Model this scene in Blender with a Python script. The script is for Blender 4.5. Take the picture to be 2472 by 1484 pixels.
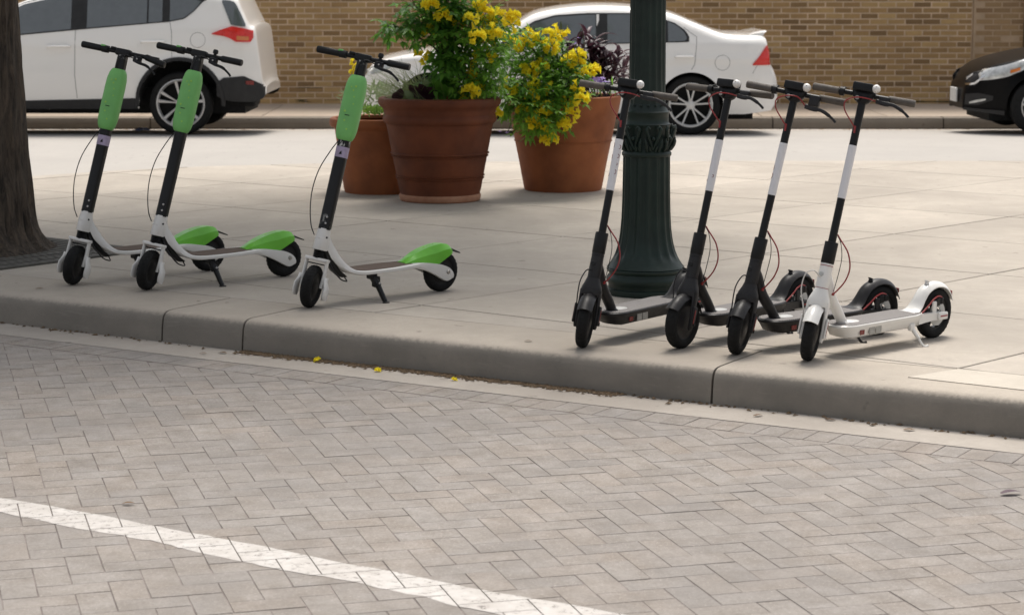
import bpy, bmesh, math, random
from mathutils import Matrix, Vector, noise as mnoise
R = math.radians
random.seed(7)
for o in list(bpy.data.objects):
    bpy.data.objects.remove(o)
scn = bpy.context.scene
COL = scn.collection

# ------------------------------------------------------------------ camera
CAM_H = 1.56
F_PX, CX, CY = 5100.0, 1236.0, 742.0           # measured focal length (in 2472-px picture units)
PITCH = math.atan(786 / F_PX)
cam_d = bpy.data.cameras.new('camera')
cam = bpy.data.objects.new('camera', cam_d)
COL.objects.link(cam)
cam.location = (0, 0, CAM_H)
cam.rotation_euler = (R(90) - PITCH, 0, 0)
cam_d.sensor_width = 36
cam_d.lens = 36 * F_PX / 2472
cam_d.clip_end = 2000
cam_d.dof.use_dof = True
cam_d.dof.focus_distance = 9.6
cam_d.dof.aperture_fstop = 6.3
scn.camera = cam

# ------------------------------------------------------------------ sky, sun, exposure
SUN_DIR = Vector((0.08, 0.42, 1.0)).normalized()      # towards the sun: high, behind the scene
world = bpy.data.worlds.new('World')
scn.world = world
world.use_nodes = True
wn = world.node_tree.nodes
wl = world.node_tree.links
wn.clear()
sky = wn.new('ShaderNodeTexSky')
sky.sky_type = 'NISHITA'
sky.sun_disc = False
sky.sun_elevation = math.asin(SUN_DIR.z)
sky.sun_rotation = math.atan2(SUN_DIR.x, SUN_DIR.y)
sky.dust_density = 4.0
hsv = wn.new('ShaderNodeHueSaturation')
hsv.inputs['Saturation'].default_value = 0.30
bg = wn.new('ShaderNodeBackground')
bg.inputs['Strength'].default_value = 0.066
wo = wn.new('ShaderNodeOutputWorld')
wl.new(sky.outputs[0], hsv.inputs['Color'])
wl.new(hsv.outputs[0], bg.inputs['Color'])
wl.new(bg.outputs[0], wo.inputs['Surface'])
sun_d = bpy.data.lights.new('sun', 'SUN')
sun_d.energy = 1.35
sun_d.angle = R(24)
sun_d.color = (1.0, 0.94, 0.86)
sun = bpy.data.objects.new('sun', sun_d)
COL.objects.link(sun)
sun.location = SUN_DIR * 60
sun.rotation_euler = (-SUN_DIR).to_track_quat('-Z', 'Y').to_euler()
scn.view_settings.view_transform = 'Standard'
scn.view_settings.look = 'None'
scn.view_settings.gamma = 1.0
scn.view_settings.exposure = 1.47
scn.view_settings.use_curve_mapping = False


# ------------------------------------------------------------------ helpers: scene points from image pixels, interpolation
def ground(u, v, h=0.0):
    a = (u - CX) / F_PX
    b = (v - CY) / F_PX
    dy = math.cos(PITCH) - b * math.sin(PITCH)
    dz = -math.sin(PITCH) - b * math.cos(PITCH)
    t = (h - CAM_H) / dz
    return Vector((a * t, dy * t, h))


def pt(u, v, y):
    a = (u - CX) / F_PX
    b = (v - CY) / F_PX
    dy = math.cos(PITCH) - b * math.sin(PITCH)
    dz = -math.sin(PITCH) - b * math.cos(PITCH)
    t = y / dy
    return Vector((a * t, y, CAM_H + dz * t))


def lerp(a, b, t):
    return a + (b - a) * t


def interp(pts, x):
    if x <= pts[0][0]:
        return pts[0][1]
    for (x0, y0), (x1, y1) in zip(pts, pts[1:]):
        if x <= x1:
            return y0 if x1 == x0 else y0 + (y1 - y0) * (x - x0) / (x1 - x0)
    return pts[-1][1]


def catmull(pts, n=8):
    P = [Vector(p) for p in pts]
    P = [P[0] * 2 - P[1]] + P + [P[-1] * 2 - P[-2]]
    out = []
    for i in range(1, len(P) - 2):
        p0, p1, p2, p3 = P[i - 1:i + 3]
        for k in range(n):
            t = k / n
            out.append(0.5 * ((2 * p1) + (p2 - p0) * t + (2 * p0 - 5 * p1 + 4 * p2 - p3) * t * t + (3 * p1 - p0 - 3 * p2 + p3) * t ** 3))
    out.append(P[-2])
    return out


# ------------------------------------------------------------------ mesh builder
class MB:
    def __init__(self):
        self.v = []
        self.f = []

    def add(self, vs, fs, M=None):
        n = len(self.v)
        if M is not None:
            vs = [M @ Vector(p) for p in vs]
        self.v += [tuple(p) for p in vs]
        self.f += [tuple(i + n for i in f) for f in fs]
        return self

    def box(self, c, s, M=None, bev=0.0, seg=1):
        bm = bmesh.new()
        bmesh.ops.create_cube(bm, size=1)
        for v in bm.verts:
            v.co = Vector((v.co.x * s[0], v.co.y * s[1], v.co.z * s[2]))
        if bev > 0:
            bmesh.ops.bevel(bm, geom=bm.edges[:], offset=bev, segments=seg, profile=0.5, affect='EDGES')
        for v in bm.verts:
            v.co += Vector(c)
        bm.verts.index_update()
        self.add([v.co.copy() for v in bm.verts], [[q.index for q in f.verts] for f in bm.faces], M)
        bm.free()
        return self

    def loft(self, rings, M=None, caps=True, closed=True):
        n = len(rings[0])
        vs = [p for r in rings for p in r]
        fs = []
        m = n if closed else n - 1
        for i in range(len(rings) - 1):
            for j in range(m):
                a = i * n + j
                b = i * n + (j + 1) % n
                fs.append((a, b, b + n, a + n))
        if caps and closed:
            fs.append(tuple(range(n))[::-1])
            fs.append(tuple(range((len(rings) - 1) * n, len(rings) * n)))
        return self.add(vs, fs, M)

    def tube(self, pts, rad, n=10, M=None, caps=True, flat=1.0):
        P = [Vector(p) for p in pts]
        if not isinstance(rad, (list, tuple)):
            rad = [rad] * len(P)
        rings = []
        ref = None
        for i, p in enumerate(P):
            d = (P[min(i + 1, len(P) - 1)] - P[max(i - 1, 0)])
            if d.length < 1e-9:
                d = Vector((0, 0, 1))
            d.normalize()
            if ref is None:
                ref = Vector((1, 0, 0)) if abs(d.x) < 0.9 else Vector((0, 1, 0))
            s = d.cross(ref)
            if s.length < 1e-6:
                s = d.orthogonal()
            s.normalize()
            t = s.cross(d).normalized()
            ref = t
            rings.append([p + (s * math.cos(2 * math.pi * k / n) + t * math.sin(2 * math.pi * k / n) * flat) * rad[i] for k in range(n)])
        return self.loft(rings, M, caps)

    def lathe(self, prof, n=24, M=None, caps=False):
        rings = [[Vector((r * math.cos(2 * math.pi * k / n), r * math.sin(2 * math.pi * k / n), z)) for k in range(n)] for r, z in prof]
        return self.loft(rings, M, caps)

    def prism(self, poly, z0, z1, M=None, ch=0.0):
        """polygon (ccw, xy) extruded from z0 to z1; top edge chamfered by ch"""
        n = len(poly)
        P = [Vector((p[0], p[1])) for p in poly]
        if ch > 0:
            c = sum(P, Vector((0, 0))) / n
            ins = []
            for p in P:
                d = c - p
                ins.append(p + d.normalized() * min(ch * 1.4, d.length * 0.4))
            rings = [[(p.x, p.y, z0) for p in P], [(p.x, p.y, z1 - ch) for p in P], [(p.x, p.y, z1) for p in ins]]
        else:
            rings = [[(p.x, p.y, z0) for p in P], [(p.x, p.y, z1) for p in P]]
        return self.loft(rings, M)

    def mesh(self, name, smooth=True, angle=38):
        me = bpy.data.meshes.new(name)
        me.from_pydata(self.v, [], self.f)
        bm = bmesh.new()
        bm.from_mesh(me)
        bmesh.ops.recalc_face_normals(bm, faces=bm.faces[:])
        bm.to_mesh(me)
        bm.free()
        if smooth:
            me.shade_smooth()
            me.set_sharp_from_angle(angle=R(angle))
        return me

    def build(self, name, mat, parent=None, smooth=True, angle=38, M=None):
        return link(name, self.mesh(name, smooth, angle), mat, parent, M)


def link(name, me, mat, parent=None, M=None):
    if mat is not None and not me.materials:
        me.materials.append(mat)
    o = bpy.data.objects.new(name, me)
    COL.objects.link(o)
    if parent is not None:
        o.parent = parent
    if M is not None:
        o.matrix_local = M
    return o


def empty(name, M):
    o = bpy.data.objects.new(name, None)
    COL.objects.link(o)
    o.matrix_world = M
    o.empty_display_size = 0.1
    return o


def tag(o, label=None, cat=None, group=None, kind=None):
    if label:
        o['label'] = label
    if cat:
        o['category'] = cat
    if group:
        o['group'] = group
    if kind:
        o['kind'] = kind
    return o


def T(x, y, z):
    return Matrix.Translation((x, y, z))


def RX(a):
    return Matrix.Rotation(R(a), 4, 'X')


def RY(a):
    return Matrix.Rotation(R(a), 4, 'Y')


def RZ(a):
    return Matrix.Rotation(R(a), 4, 'Z')


def clip_half(poly, p, n):
    """keep the part of poly where (q-p).n >= 0"""
    out = []
    m = len(poly)
    for i in range(m):
        a = poly[i]
        b = poly[(i + 1) % m]
        da = (a - p).dot(n)
        db = (b - p).dot(n)
        if da >= 0:
            out.append(a)
        if (da > 0 and db < 0) or (da < 0 and db > 0):
            out.append(a + (b - a) * (da / (da - db)))
    return out


def clip_curve(poly, curve, keep_left=True):
    """cut a small polygon by the stretch of the curve it lies on"""
    x0 = min(p.x for p in poly)
    x1 = max(p.x for p in poly)
    for a, b in zip(curve, curve[1:]):
        if b.x < x0 or a.x > x1:
            continue
        d = (b - a).normalized()
        n = Vector((-d.y, d.x))
        if not keep_left:
            n = -n
        poly = clip_half(poly, a, n)
        if len(poly) < 3:
            return []
    return poly


def area(poly):
    return 0.5 * sum(a.x * b.y - b.x * a.y for a, b in zip(poly, poly[1:] + poly[:1]))


# ------------------------------------------------------------------ materials
MATS = {}


def newmat(name):
    m = bpy.data.materials.new(name)
    m.use_nodes = True
    nt = m.node_tree
    for n in list(nt.nodes):
        nt.nodes.remove(n)
    out = nt.nodes.new('ShaderNodeOutputMaterial')
    bs = nt.nodes.new('ShaderNodeBsdfPrincipled')
    nt.links.new(bs.outputs[0], out.inputs[0])
    MATS[name] = m
    return m, nt, bs, out


def col4(c):
    return (c[0], c[1], c[2], 1.0)


def noise_node(nt, vec, scale, detail=4, rough=0.55, dist=0.0):
    n = nt.nodes.new('ShaderNodeTexNoise')
    n.inputs['Scale'].default_value = scale
    n.inputs['Detail'].default_value = detail
    n.inputs['Roughness'].default_value = rough
    n.inputs['Distortion'].default_value = dist
    if vec is not None:
        nt.links.new(vec, n.inputs['Vector'])
    return n.outputs['Fac']


def ramp(nt, fac, lo, hi, a=0.0, b=1.0):
    m = nt.nodes.new('ShaderNodeMapRange')
    m.inputs['From Min'].default_value = lo
    m.inputs['From Max'].default_value = hi
    m.inputs['To Min'].default_value = a
    m.inputs['To Max'].default_value = b
    nt.links.new(fac, m.inputs['Value'])
    return m.outputs[0]


def mixc(nt, fac, a, b, mode='MIX'):
    m = nt.nodes.new('ShaderNodeMix')
    m.data_type = 'RGBA'
    m.blend_type = mode
    for s, v in ((m.inputs[0], fac), (m.inputs[6], a), (m.inputs[7], b)):
        if isinstance(v, (int, float)):
            s.default_value = v
        elif isinstance(v, (tuple, list)):
            s.default_value = col4(v)
        else:
            nt.links.new(v, s)
    return m.outputs[2]


def math_node(nt, op, a, b=None, c=None):
    m = nt.nodes.new('ShaderNodeMath')
    m.operation = op
    for i, v in enumerate((a, b, c)):
        if v is None:
            continue
        if isinstance(v, (int, float)):
            m.inputs[i].default_value = v
        else:
            nt.links.new(v, m.inputs[i])
    return m.outputs[0]


def coords(nt, kind='obj', scale=(1, 1, 1)):
    if kind == 'world':
        g = nt.nodes.new('ShaderNodeNewGeometry')
        v = g.outputs['Position']
    else:
        t = nt.nodes.new('ShaderNodeTexCoord')
        v = t.outputs['Object']
    if scale != (1, 1, 1):
        mp = nt.nodes.new('ShaderNodeMapping')
        mp.inputs['Scale'].default_value = scale
        nt.links.new(v, mp.inputs['Vector'])
        v = mp.outputs[0]
    return v


def bump(nt, bs, height, strength, dist=0.01):
    b = nt.nodes.new('ShaderNodeBump')
    b.inputs['Strength'].default_value = strength
    b.inputs['Distance'].default_value = dist
    nt.links.new(height, b.inputs['Height'])
    nt.links.new(b.outputs[0], bs.inputs['Normal'])


def rand_value(nt):
    """random per object plus random per loose piece"""
    oi = nt.nodes.new('ShaderNodeObjectInfo')
    g = nt.nodes.new('ShaderNodeNewGeometry')
    s = math_node(nt, 'ADD', oi.outputs['Random'], g.outputs['Random Per Island'])
    return math_node(nt, 'FRACT', s)


def simple(name, c, rough=0.5, metal=0.0, var=0.12, scale=12.0, bmp=0.0, bscale=120.0, coat=0.0, spec=0.5, c2=None, kind='obj', rn=0.07):
    m, nt, bs, out = newmat(name)
    v = coords(nt, kind)
    f = ramp(nt, noise_node(nt, v, scale, 5), 0.3, 0.7)
    d = c2 if c2 else tuple(max(0, x * (1 - var)) for x in c)
    e = c if c2 else tuple(min(1, x * (1 + var * 0.6)) for x in c)
    nt.links.new(mixc(nt, f, d, e), bs.inputs['Base Color'])
    r = ramp(nt, noise_node(nt, v, scale * 2.3, 3), 0.3, 0.7, max(0.02, rough - rn), min(1, rough + rn))
    nt.links.new(r, bs.inputs['Roughness'])
    bs.inputs['Metallic'].default_value = metal
    bs.inputs['Specular IOR Level'].default_value = spec
    bs.inputs['Coat Weight'].default_value = coat
    bs.inputs['Coat Roughness'].default_value = 0.06
    if bmp > 0:
        bump(nt, bs, noise_node(nt, v, bscale, 4), bmp, 0.002)
    return m


def concrete(name, c, dark, stain=0.5, rnd=0.10, speck=0.35):
    m, nt, bs, out = newmat(name)
    v = coords(nt, 'world')
    big = ramp(nt, noise_node(nt, v, 0.9, 6, 0.62, 0.6), 0.34, 0.66)
    mid = ramp(nt, noise_node(nt, v, 9, 9, 0.78, 0.6), 0.36, 0.66)
    fine = ramp(nt, noise_node(nt, v, 75, 5, 0.8), 0.32, 0.68)
    c1 = mixc(nt, math_node(nt, 'MULTIPLY', big, stain), c, dark)
    c2 = mixc(nt, math_node(nt, 'MULTIPLY', mid, stain * 0.55), c1, dark)
    sp = mixc(nt, math_node(nt, 'MULTIPLY', fine, speck), c2, tuple(x * 0.72 for x in c))
    blot = ramp(nt, noise_node(nt, v, 11, 3, 0.5), 0.68, 0.74, 0, 0.5)
    sp = mixc(nt, blot, sp, tuple(x * 0.55 for x in dark))
    vo = nt.nodes.new('ShaderNodeTexVoronoi')
    vo.inputs['Scale'].default_value = 2.6
    nt.links.new(v, vo.inputs['Vector'])
    gum = ramp(nt, vo.outputs['Distance'], 0.035, 0.055, 0.45, 0.0)
    sp = mixc(nt, gum, sp, tuple(x * 0.45 for x in dark))
    rv = rand_value(nt)
    k = ramp(nt, rv, 0, 1, 1 - rnd, 1 + rnd)
    vm = nt.nodes.new('ShaderNodeVectorMath')
    vm.operation = 'SCALE'
    nt.links.new(sp, vm.inputs[0])
    nt.links.new(k, vm.inputs['Scale'])
    nt.links.new(vm.outputs[0], bs.inputs['Base Color'])
    bs.inputs['Roughness'].default_value = 0.88
    bs.inputs['Specular IOR Level'].default_value = 0.25
    bump(nt, bs, noise_node(nt, v, 160, 4, 0.65), 0.35, 0.003)
    return m


def brick_mat(name, cols, speck=0.3, scale=60, rough=0.85, dirt=None):
    """colour picked per brick from a short palette, with grain"""
    m, nt, bs, out = newmat(name)
    v = coords(nt, 'world')
    rv = rand_value(nt)
    cr = nt.nodes.new('ShaderNodeValToRGB')
    cr.color_ramp.interpolation = 'LINEAR'
    el = cr.color_ramp.elements
    while len(el) < len(cols):
        el.new(0.5)
    for i, c in enumerate(cols):
        el[i].position = i / (len(cols) - 1)
        el[i].color = col4(c)
    nt.links.new(rv, cr.inputs[0])
    fine = ramp(nt, noise_node(nt, v, scale * 4, 3, 0.7), 0.32, 0.68)
    mid = ramp(nt, noise_node(nt, v, scale * 0.45, 5, 0.6), 0.3, 0.7)
    base = mixc(nt, math_node(nt, 'MULTIPLY', mid, speck), cr.outputs[0], (0.55, 0.5, 0.44), 'MULTIPLY')
    base = mixc(nt, math_node(nt, 'MULTIPLY', fine, speck * 0.9), base, (0.62, 0.6, 0.56), 'MULTIPLY')
    lite = ramp(nt, noise_node(nt, v, scale * 5, 3, 0.6), 0.58, 0.72, 0, speck * 0.8)
    base = mixc(nt, lite, base, tuple(min(1, x * 1.6) for x in cols[len(cols) // 2]))
    if dirt:
        dn = ramp(nt, noise_node(nt, v, 1.7, 8, 0.7, 0.8), 0.42, 0.64, 0, dirt)
        base = mixc(nt, dn, base, tuple(x * 0.62 for x in cols[0]))
    nt.links.new(base, bs.inputs['Base Color'])
    bs.inputs['Roughness'].default_value = rough
    bs.inputs['Specular IOR Level'].default_value = 0.25
    bump(nt, bs, noise_node(nt, v, scale * 2.5, 5, 0.7), 0.4, 0.003)
    return m


def chipped(name, c, chip, amount=0.67, scale=26, rough=0.35, coat=0.0, stretch=(1, 1, 0.5)):
    """paint with small chips and scuffs"""
    m, nt, bs, out = newmat(name)
    v = coords(nt, 'obj', stretch)
    n1 = noise_node(nt, v, scale, 6, 0.7, 0.3)
    n2 = noise_node(nt, coords(nt, 'obj'), 2.6, 2, 0.5)
    k = math_node(nt, 'MULTIPLY', ramp(nt, n1, amount, amount + 0.02), ramp(nt, n2, 0.48, 0.56))
    dust = ramp(nt, noise_node(nt, v, 7, 5), 0.35, 0.75, 0, 0.25)
    base = mixc(nt, dust, c, tuple(x * 0.72 + 0.02 for x in c))
    nt.links.new(mixc(nt, k, base, chip), bs.inputs['Base Color'])
    bs.inputs['Roughness'].default_value = rough
    bs.inputs['Specular IOR Level'].default_value = 0.3
    bs.inputs['Coat Weight'].default_value = coat
    return m


def leaf_mat(name, c, c2, trans=0.35, rough=0.45):
    m, nt, bs, out = newmat(name)
    rv = rand_value(nt)
    base = mixc(nt, rv, c, c2)
    nt.links.new(base, bs.inputs['Base Color'])
    bs.inputs['Roughness'].default_value = rough
    tr = nt.nodes.new('ShaderNodeBsdfTranslucent')
    nt.links.new(mixc(nt, 0.5, base, tuple(min(1, x * 2.2) for x in c2)), tr.inputs['Color'])
    mx = nt.nodes.new('ShaderNodeMixShader')
    mx.inputs[0].default_value = trans
    nt.links.new(bs.outputs[0], mx.inputs[1])
    nt.links.new(tr.outputs[0], mx.inputs[2])
    nt.links.new(mx.outputs[0], out.inputs[0])
    return m


M_SLAB = concrete('plaza_concrete', (0.475, 0.425, 0.365), (0.30, 0.268, 0.23), 0.8, 0.06)
M_JOINT = simple('joint_dirt', (0.06, 0.048, 0.038), 0.95, var=0.4, scale=20, kind='world')
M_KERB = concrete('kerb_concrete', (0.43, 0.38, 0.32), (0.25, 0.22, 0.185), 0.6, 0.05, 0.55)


def add_grime_shade(m, z0, z1, c, amount):
    """shade of the kerb face painted in together with road grime, ragged upper edge"""
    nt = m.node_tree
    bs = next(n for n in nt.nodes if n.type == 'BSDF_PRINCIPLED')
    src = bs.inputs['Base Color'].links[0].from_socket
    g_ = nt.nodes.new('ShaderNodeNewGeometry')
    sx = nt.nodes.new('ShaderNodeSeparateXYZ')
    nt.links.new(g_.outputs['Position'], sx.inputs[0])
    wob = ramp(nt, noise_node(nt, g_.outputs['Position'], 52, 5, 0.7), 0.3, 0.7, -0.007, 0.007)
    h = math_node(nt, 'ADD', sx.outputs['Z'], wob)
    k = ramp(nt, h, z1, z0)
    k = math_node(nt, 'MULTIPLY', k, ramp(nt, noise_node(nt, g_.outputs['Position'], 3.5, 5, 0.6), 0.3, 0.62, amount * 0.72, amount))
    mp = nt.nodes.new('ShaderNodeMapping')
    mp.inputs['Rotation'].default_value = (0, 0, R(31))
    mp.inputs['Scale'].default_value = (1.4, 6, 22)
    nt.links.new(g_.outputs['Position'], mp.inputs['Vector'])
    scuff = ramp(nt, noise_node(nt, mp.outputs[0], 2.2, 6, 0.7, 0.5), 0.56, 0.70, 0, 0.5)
    grime_shaded = mixc(nt, k, src, c)
    nt.links.new(mixc(nt, math_node(nt, 'MULTIPLY', scuff, k), grime_shaded, (0.30, 0.275, 0.235)), bs.inputs['Base Color'])


add_grime_shade(M_KERB, -0.024, -0.006, (0.118, 0.110, 0.096), 0.72)  # face shade put into the kerb colour, mixed with grime
M_PATCH = concrete('fresh_concrete', (0.53, 0.48, 0.41), (0.38, 0.34, 0.285), 0.8, 0.0)
M_GUT = concrete('gutter_concrete', (0.43, 0.39, 0.345), (0.27, 0.24, 0.21), 0.8, 0.04)
M_PAVER = brick_mat('paver_clay', [(0.283, 0.263, 0.248), (0.296, 0.273, 0.254), (0.308, 0.281, 0.258), (0.318, 0.284, 0.256), (0.30, 0.279, 0.262), (0.322, 0.296, 0.273)], 0.62, 22, 0.8, 0.5)
M_SAND = simple('joint_sand', (0.24, 0.205, 0.19), 0.95, scale=5.0, kind='world', c2=(0.055, 0.04, 0.036))
M_JFILL = simple('joint_debris', (0.10, 0.07, 0.055), 0.95, scale=14, kind='world', c2=(0.02, 0.012, 0.01))
M_ROAD = concrete('street_concrete', (0.41, 0.385, 0.355), (0.33, 0.312, 0.29), 0.5, 0.0)
M_ROADG = concrete('street_gutter', (0.47, 0.43, 0.385), (0.37, 0.34, 0.30), 0.4, 0.0)
M_FKERB = concrete('far_kerb_concrete', (0.24, 0.205, 0.165), (0.14, 0.12, 0.10), 0.6, 0.05)
M_FWALK = concrete('far_walk_concrete', (0.46, 0.38, 0.30), (0.34, 0.28, 0.225), 0.5, 0.05)
M_BRICK = brick_mat('wall_brick', [(0.22, 0.14, 0.07), (0.39, 0.25, 0.115), (0.44, 0.285, 0.13), (0.53, 0.36, 0.165), (0.34, 0.215, 0.10), (0.46, 0.30, 0.14)], 0.22, 22, 0.85, 0.12)
M_BRICK2 = brick_mat('wall_brick_brown', [(0.28, 0.18, 0.10), (0.35, 0.235, 0.125), (0.40, 0.265, 0.14), (0.31, 0.205, 0.11)], 0.25, 22, 0.85, 0.15)
M_MORTAR = simple('mortar', (0.60, 0.45, 0.31), 0.95, var=0.25, scale=3, kind='world')
M_MORTAR2 = simple('mortar_brown', (0.46, 0.335, 0.22), 0.95, var=0.25, scale=3, kind='world')
M_MOSS = simple('damp_moss', (0.045, 0.045, 0.02), 0.95, var=0.5, scale=9, kind='world')
M_POT = simple('terracotta', (0.165, 0.048, 0.019), 0.7, var=0.35, scale=4.0, bmp=0.3, bscale=60, c2=(0.08, 0.024, 0.011), spec=0.25)
M_POT2 = simple('terracotta_orange', (0.33, 0.112, 0.042), 0.7, var=0.3, scale=3.2, bmp=0.3, bscale=60, c2=(0.17, 0.054, 0.022), spec=0.25)
M_SAUCER = simple('terracotta_pale', (0.42, 0.22, 0.13), 0.8, var=0.4, scale=9, bmp=0.3, c2=(0.30, 0.13, 0.07))
M_SOIL = simple('soil', (0.05, 0.035, 0.022), 0.95, var=0.5, scale=30, bmp=0.8, bscale=40)
M_IRON = simple('green_iron_paint', (0.011, 0.022, 0.017), 0.42, var=0.35, scale=9, bmp=0.15, bscale=50, spec=0.28)
M_BARK = None
M_BLK = simple('black_paint', (0.006, 0.006, 0.0065), 0.42, var=0.3, scale=20, spec=0.28)
M_BLKCHIP = chipped('black_paint_chipped', (0.005, 0.005, 0.0055), (0.55, 0.55, 0.52), 0.575, 30, 0.4)
M_BLKWORN = chipped('black_paint_scuffed', (0.005, 0.005, 0.0055), (0.45, 0.45, 0.42), 0.635, 26, 0.4)
M_RUB = simple('tyre_rubber', (0.008, 0.008, 0.008), 0.8, var=0.35, scale=25, bmp=0.3, bscale=90, spec=0.28)
M_PLAST = simple('black_plastic', (0.008, 0.008, 0.0085), 0.5, var=0.25, scale=25, spec=0.28)
M_GREY = simple('charcoal_plastic', (0.019, 0.018, 0.0185), 0.45, var=0.2, scale=25, spec=0.28)
M_WHITE = chipped('white_paint_worn', (0.66, 0.645, 0.615), (0.25, 0.23, 0.2), 0.63, 22, 0.35, 0.2)
M_WHT2 = chipped('white_gloss_paint', (0.74, 0.725, 0.69), (0.35, 0.33, 0.3), 0.74, 20, 0.3, 0.3)
M_GREEN = simple('green_plastic', (0.155, 0.43, 0.115), 0.5, var=0.15, scale=6)
M_FGREEN = simple('bright_green_plastic', (0.135, 0.46, 0.035), 0.36, var=0.18, scale=6)
M_YEL = simple('faded_yellow_print', (0.28, 0.52, 0.08), 0.6)
M_PURP = simple('lilac_sticker', (0.36, 0.30, 0.42), 0.6, var=0.2, scale=40)
M_GRIPDECK = chipped('brown_grip_tape', (0.105, 0.072, 0.054), (0.5, 0.47, 0.42), 0.68, 14, 0.85)
M_STICK = chipped('white_sticker', (0.68, 0.67, 0.68), (0.12, 0.03, 0.06), 0.69, 16, 0.4)
M_GRIP = simple('taupe_rubber_grip', (0.085, 0.072, 0.06), 0.7, var=0.2, scale=40, bmp=0.6, bscale=260)
M_RED = simple('red_cable', (0.25, 0.018, 0.018), 0.4)
M_DKRED = simple('red_reflector', (0.16, 0.012, 0.01), 0.25)
M_CABLE = simple('dark_cable', (0.02, 0.02, 0.022), 0.5, spec=0.28)
M_WCABLE = simple('white_cable', (0.6, 0.58, 0.55), 0.5)
M_STEEL = simple('steel', (0.42, 0.40, 0.38), 0.3, 1.0)
M_BELL = simple('white_bell', (0.72, 0.70, 0.67), 0.3)
M_BADGE = simple('silver_badge', (0.50, 0.50, 0.48), 0.45, var=0.2)
M_REFL = simple('grey_reflector', (0.34, 0.335, 0.31), 0.4, var=0.3, scale=40)
M_CARW = simple('white_car_paint', (0.78, 0.76, 0.73), 0.35, var=0.0, coat=1.0, rn=0.0)
M_CARB = simple('black_car_paint', (0.004, 0.004, 0.0045), 0.3, var=0.1, coat=0.0, spec=0.10, rn=0.0)
M_TRIM = simple('car_black_trim', (0.022, 0.022, 0.023), 0.5, var=0.2, spec=0.28)
M_GLASS = simple('car_dark_glass', (0.075, 0.085, 0.087), 0.05, var=0.1, spec=1.0, coat=1.0, rn=0.0)
M_SEAM = simple('panel_gap', (0.22, 0.215, 0.21), 0.8)
M_TAIL = simple('tail_lamp_red', (0.62, 0.02, 0.012), 0.3, var=0.2, coat=0.3)
M_AMBER = simple('amber_lens', (0.6, 0.16, 0.02), 0.2, coat=1.0)
M_LAMP = simple('clear_lens', (0.55, 0.56, 0.55), 0.12, 0.3, coat=1.0, var=0.4, scale=14)
M_ALLOY = simple('alloy_wheel', (0.52, 0.51, 0.50), 0.34, 0.6, var=0.1)
M_ALLOY2 = simple('white_silver_wheel', (0.66, 0.65, 0.63), 0.36, 0.3, var=0.1)
M_WELL = simple('wheel_well_black', (0.008, 0.008, 0.008), 0.9)
M_CHROME = simple('chrome', (0.6, 0.6, 0.6), 0.12, 1.0)
M_PLATE = simple('plate_white', (0.62, 0.62, 0.60), 0.5)
M_LEAF = leaf_mat('shrub_leaf', (0.055, 0.16, 0.022), (0.19, 0.37, 0.05), 0.5)
M_LEAFD = leaf_mat('dark_leaf', (0.035, 0.12, 0.018), (0.13, 0.29, 0.04), 0.45)
M_LIME = leaf_mat('lime_leaf', (0.10, 0.22, 0.03), (0.2, 0.34, 0.06), 0.35)
M_VARI = leaf_mat('variegated_leaf', (0.09, 0.16, 0.05), (0.30, 0.36, 0.20), 0.3)
M_GRASS = leaf_mat('grass_blade', (0.09, 0.14, 0.045), (0.24, 0.27, 0.12), 0.35)
M_PLEAF = leaf_mat('purple_leaf', (0.030, 0.012, 0.018), (0.075, 0.03, 0.045), 0.2)
M_FLOW = leaf_mat('yellow_petal', (0.90, 0.68, 0.015), (0.95, 0.80, 0.04), 0.5, 0.6)
M_VIOL = leaf_mat('lilac_petal', (0.26, 0.16, 0.5), (0.42, 0.3, 0.68), 0.3, 0.6)
M_STEM = simple('green_stem', (0.05, 0.07, 0.025), 0.7)
M_WOODY = simple('woody_stem', (0.05, 0.035, 0.022), 0.85)
M_CROWN = leaf_mat('tree_leaf', (0.035, 0.075, 0.02), (0.08, 0.14, 0.035), 0.3)
M_DRY = leaf_mat('dry_leaf', (0.07, 0.035, 0.016), (0.16, 0.085, 0.03), 0.1, 0.9)
M_GRATE = simple('iron_grate', (0.075, 0.07, 0.06), 0.8, 0.0, var=0.4, scale=18, bmp=0.3)
M_DIRT = simple('gutter_debris', (0.12, 0.08, 0.045), 0.95, var=0.5, scale=45, kind='world')
M_BLUE = simple('blue_white_litter', (0.55, 0.6, 0.7), 0.5, var=0.6, scale=60, c2=(0.05, 0.12, 0.4))


def make_bark():
    m, nt, bs, out = newmat('bark')
    v = coords(nt, 'obj', (1, 1, 0.16))
    a = noise_node(nt, v, 26, 8, 0.75, 0.8)
    b = noise_node(nt, v, 60, 5, 0.7)
    c = mixc(nt, ramp(nt, a, 0.35, 0.65), (0.012, 0.009, 0.007), (0.12, 0.088, 0.062))
    c = mixc(nt, ramp(nt, b, 0.6, 0.75, 0, 0.5), c, (0.20, 0.135, 0.08))
    nt.links.new(c, bs.inputs['Base Color'])
    bs.inputs['Roughness'].default_value = 0.95
    bump(nt, bs, a, 1.0, 0.03)
    return m


M_BARK = make_bark()


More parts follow.
